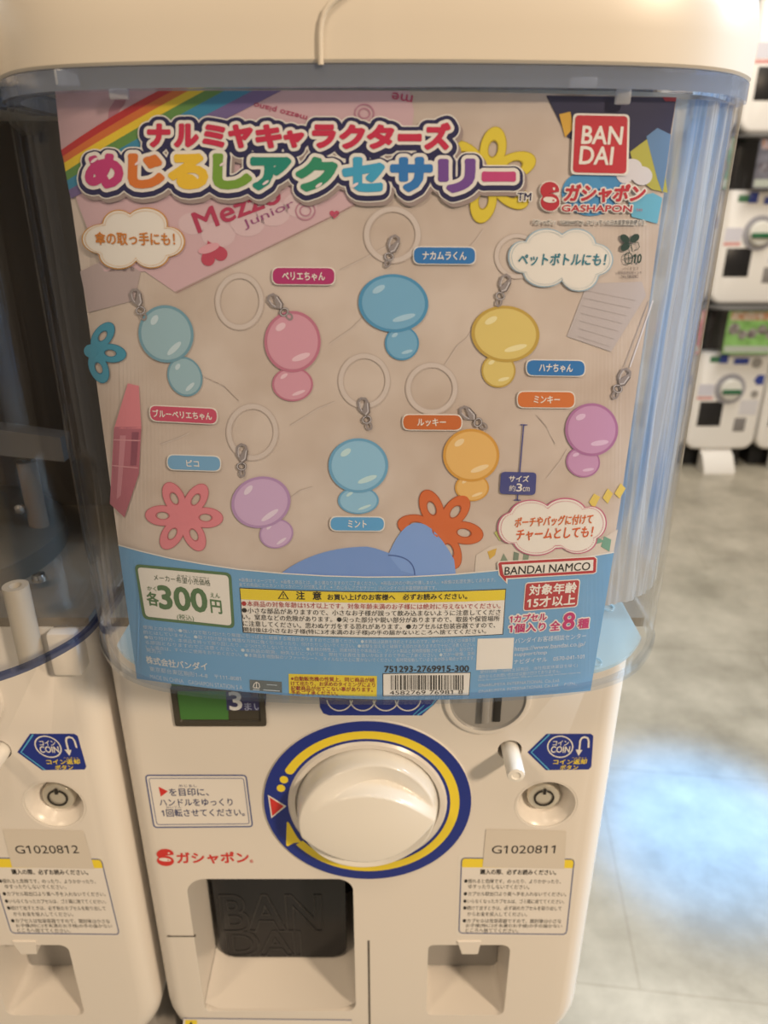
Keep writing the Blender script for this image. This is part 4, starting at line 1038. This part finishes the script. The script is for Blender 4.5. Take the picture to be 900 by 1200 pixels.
s.text('対象年齢', (619.4, 696.2), (674.2, 692.8), 12.2, W_, 7, bold=.04); s.text('15才以上', (617, 711), (672.6, 706.8), 12, W_, 7, bold=.04)
s.build('age_badge', poster)
s = PR(); MG = pm(186, 44, 96)
for t, a, b, h in (('1カプセル', (597, 728), (639.6, 725), 8.6), ('1個入り', (596, 740), (638, 737.4), 10), ('全', (644, 737.4), (655, 736.6), 11), ('8', (658.4, 736.4), (671.4, 735.4), 19.5), ('種', (676, 735), (688.6, 734.2), 11.5)):
    s.text(t, a, b, h, W_, 6, stroke=1.7); s.text(t, a, b, h, MG, 7, bold=.045)
s.build('count_lettering', poster)
s = PR()
s.quad((559.4, 747), (602, 745.8), (599.8, 782), (557.6, 783.6), W_, 6)
s.build('blank_white_square', poster)
s = PR()
for t, a, b, h in (('バンダイお客様相談センター', (603, 752.8), (686, 746.6), 6.6), ('https://www.bandai.co.jp/', (602.2, 763), (684.6, 756.6), 6.6), ('support/top', (602, 768.6), (640, 766), 5.6), ('ナビダイヤル　0570-041-101', (601.4, 776.8), (683.6, 770.4), 6)):
    s.text(t, a, b, h, pm(206, 206, 200), 6.4, bold=.008)
for t, a, b, h in (('受付10時～16時(土日祝日、当社指定休業日を除く)', (562, 788.6), (676, 780.6), 5), ('海外からのお問い合わせは受け付けておりません。', (560, 793.6), (656, 786.6), 4.4), ('Only for customers in Japan. We are not accepting overseas inquiries.', (559.6, 797), (680, 787.8), 2.6), ('©NARUMIYA INTERNATIONAL Co.,Ltd.', (560, 804), (655, 797.8), 4.4), ('©NARUMIYA INTERNATIONAL Co.,Ltd.　P.IZN.', (560, 811), (674, 801.6), 4.4)):
    s.text(t, a, b, h, FP, 6.4, bold=.0)
s.build('contact_print', poster)

# ------------------------------------------------------------------ the wall of machines across the aisle
BY, BC = 2.85, 1.350
def bank_proto(x, z0):
    r = thing('capsule_machine', (x, BY+.1, z0), '', 'vending machine', 'white capsule machines stacked across the aisle')
    W, H = .138, .60
    def b(x0, x1, y0, y1, za, zb, nm, m, par=r, bev=.004): return MB().box(x+x0, x+x1, BY+y0, BY+y1, z0+za, z0+zb, bev).build(nm, m, par)
    L = []
    for k in range(5):
        a = k/4*pi/2; ins = .016*(1-math.sin(a)); L.append([(x+px, BY+.016*(1-math.cos(a)), z0+pz) for px, pz in rrect(-W+ins, W-ins, ins, .392, (.045-ins, .045-ins, .003, .003), 6)])
    L.append([(x+px, BY+.30, z0+pz) for px, pz in rrect(-W, W, 0, .392, (.045, .045, .003, .003), 6)])
    MB().loops(L).build('body', mat('bank_white_plastic', (.80, .79, .77), .3), r)
    b(-.132, .132, .05, .29, .393, .555, 'hopper', mat('bank_hopper_dark', (.022, .02, .02), .5))
    P = [(px+x, py-PLATE+BY) for px, py in PROF if py < .36]; Q = [(px+x, py-PLATE+BY) for px, py in offset(PROF, .003) if py < .362]
    MB().loops([[(q[0], q[1], z) for q in P+Q[::-1]] for z in (z0+.392, z0+.556)]).build('display_hood', M_HOOD, r, 50)
    Lc = []
    for z, ins in ((.556, 0), (.557, -.0006), (.562, -.0006), (.566, .003), (.568, .012)):
        PP = [(px+x, py-PLATE+BY) for px, py in offset(PROF, ins)]; Lc.append([(p[0], p[1], z0+z) for p in PP] + [(x+W, BY+.29, z0+z), (x-W, BY+.29, z0+z)])
    MB().loops(Lc).build('top_cover', mat('bank_cover_grey', (.10, .10, .10), .5), r, 30)
    zc = z0+.250
    d = MB().lathe((x, BY, zc), [(.060, 0), (.060, .003), (.052, .003), (.050, .006), (.045, .006), (.044, .002)], 40).build('dial_plate', mat('bank_dial_grey', (.36, .36, .40), .4), r)
    k = MB().lathe((x, BY-.002, zc), [(.042, 0), (.042, .012), (.036, .018), (.001, .020)], 40).build('turn_knob', mat('bank_knob_white', (.72, .73, .70), .3), r)
    MB().box(x-.036, x+.036, BY-.030, BY-.018, zc-.016, zc+.002, .004).build('knob_handle', mat('bank_handle_green', (.012, .12, .05), .4), k)
    b(-.107, -.012, -.002, .01, .098, .200, 'capsule_flap', mat('bank_flap_black', (.014, .014, .016), .35))
    t = b(.040, .090, -.001, .01, .075, .135, 'coin_return_tray', mat('bank_tray_grey', (.22, .21, .21), .5))
    b(-.098, -.030, -.0015, .004, .352, .378, 'counter_window', mat('bank_counter_green', (.05, .18, .09), .4))
    b(-.060, -.028, -.0028, .004, .350, .386, 'counter_label', mat('bank_label_blue', (.035, .06, .30), .4), r, .001)
    b(-.005, .055, -.002, .004, .345, .372, 'top_logo_sticker', MATS['bank_label_blue'])
    s = MB().lathe((x+.085, BY, z0+.352), [(.020, 0), (.020, .003), (.001, .003)], 24).build('coin_slot', M_GREY, r)
    L = [[(x+px, BY-y, z0+pz) for px, pz in ((.088, .285), (.100, .305), (.126, .305), (.126, .267), (.100, .267))] for y in (0, .002)]
    MB().loops(L).build('coin_button_sticker', MATS['bank_label_blue'], r)
    MB().lathe((x+.100, BY, z0+.230), [(.014, 0), (.014, .004), (.009, .004), (.008, .001), (.001, .001)], 24).build('key_lock', M_GREY, r)
    p = MB().box(x-.122, x-.062, BY-.001, BY+.004, z0+.222, z0+.268); p.build('instruction_sticker', mat('bank_sticker_lilac', (.60, .60, .68), .5), r)
    p = MB().box(x+.052, x+.122, BY-.001, BY+.004, z0+.145, z0+.205); p.build('caution_sticker', mat('bank_sticker_pale', (.62, .62, .66), .5), r)
    p = MB().box(x-.122, x-.060, BY-.001, BY+.004, z0+.208, z0+.218); p.build('logo_sticker', mat('bank_logo_red', (.60, .25, .24), .5), r)
    return r
Z3 = (.085, .655, 1.225)
tiers = ('bottom', 'middle', 'top'); 
proto = None; BANK = {}
for ti, z0 in enumerate(Z3):
    for c in ((-1, 0, 1) if ti == 0 else (-1, 0)):
        x = BC + c*PITCHX
        if proto is None: r = proto = bank_proto(x, z0)
        else: r = copy_tree(proto); r.location = (x, BY+.1, z0)
        BANK[(ti, c)] = r
        r['label'] = 'white capsule machine, %s tier across the aisle, %s' % (tiers[ti], {-1: 'mostly behind the clear hood', 0: 'just right of the clear hood', 1: 'cut off by the right edge'}[c])
for c in (-1, 0, 1):
    x = BC + c*PITCHX; r = BANK[(0, c)]
    fx = x - .005
    L = [[(fx+sx, y, z) for sx, z in ((-.062, z0h), (.062, z0h), (.062, 0), (-.062, 0))] for y, z0h in ((BY-.055, .012), (BY-.02, .062), (BY+.02, .085))]
    MB().loops(L).build('foot', MATS['bank_white_plastic'], r)
    MB().box(x-.12, x+.12, BY+.07, BY+.28, 0, Z3[0]+.003).build('plinth', mat('plinth_black', (.015, .015, .016), .6), r)

# small posters in their hoods
pcols = {(0, 0): ((.20, .42, .10), (.70, .66, .55), 'green'), (0, -1): ((.50, .10, .10), (.70, .6, .5), 'red'),
         (1, 0): ((.12, .12, .15), (.42, .44, .52), 'dark grey'), (1, -1): ((.10, .25, .14), (.5, .5, .5), 'dark green'),
         (2, 0): ((.55, .55, .58), (.2, .2, .3), 'light grey'), (2, -1): ((.35, .40, .55), (.7, .7, .7), 'slate blue')}
for (ti, c), (ca, cb, nm) in pcols.items():
    x = BC + c*PITCHX + .022; z0 = Z3[ti] + .396
    r = thing('machine_poster', (x, BY, z0), '%s poster behind the clear hood in the %s tier across the aisle' % (nm, tiers[ti]), 'poster', 'posters in the machines across the aisle')
    m1 = mat('bank_poster_'+nm.replace(' ', '_'), ca, .5, .3, noise=(tuple(min(1, q*1.5+.05) for q in ca), 26, 4))
    MB().box(x-.100, x+.100, BY-.0475, BY-.0465, z0, z0+.158).build('paper_sheet', m1, r)
    MB().box(x-.090, x+.090, BY-.0482, BY-.0475, z0+.124, z0+.154).build('title_print', mat('bank_title_'+nm.replace(' ', '_'), cb, .5, .3, noise=((.55, .25, .12), 55, 2)), r)
    rr = random.Random(ti*7+c)
    pr = MB()
    for k in range(5):
        px = x - .07 + .035*k; pz = z0 + .05 + .05*rr.random()
        pr.lathe((px, BY-.0475, pz), [(.016+.008*rr.random(), 0), (.014, .0006), (.001, .0006)], 14)
    pr.build('toy_print', mat('bank_toys_'+nm.replace(' ', '_'), tuple(.5*q+.12 for q in cb), .5, .3, noise=((.10, .06, .08), 60, 3)), r)
    MB().box(x-.095, x+.095, BY-.0482, BY-.0475, z0+.006, z0+.030).build('information_band', mat('bank_band_pale', (.55, .60, .52), .5), r)
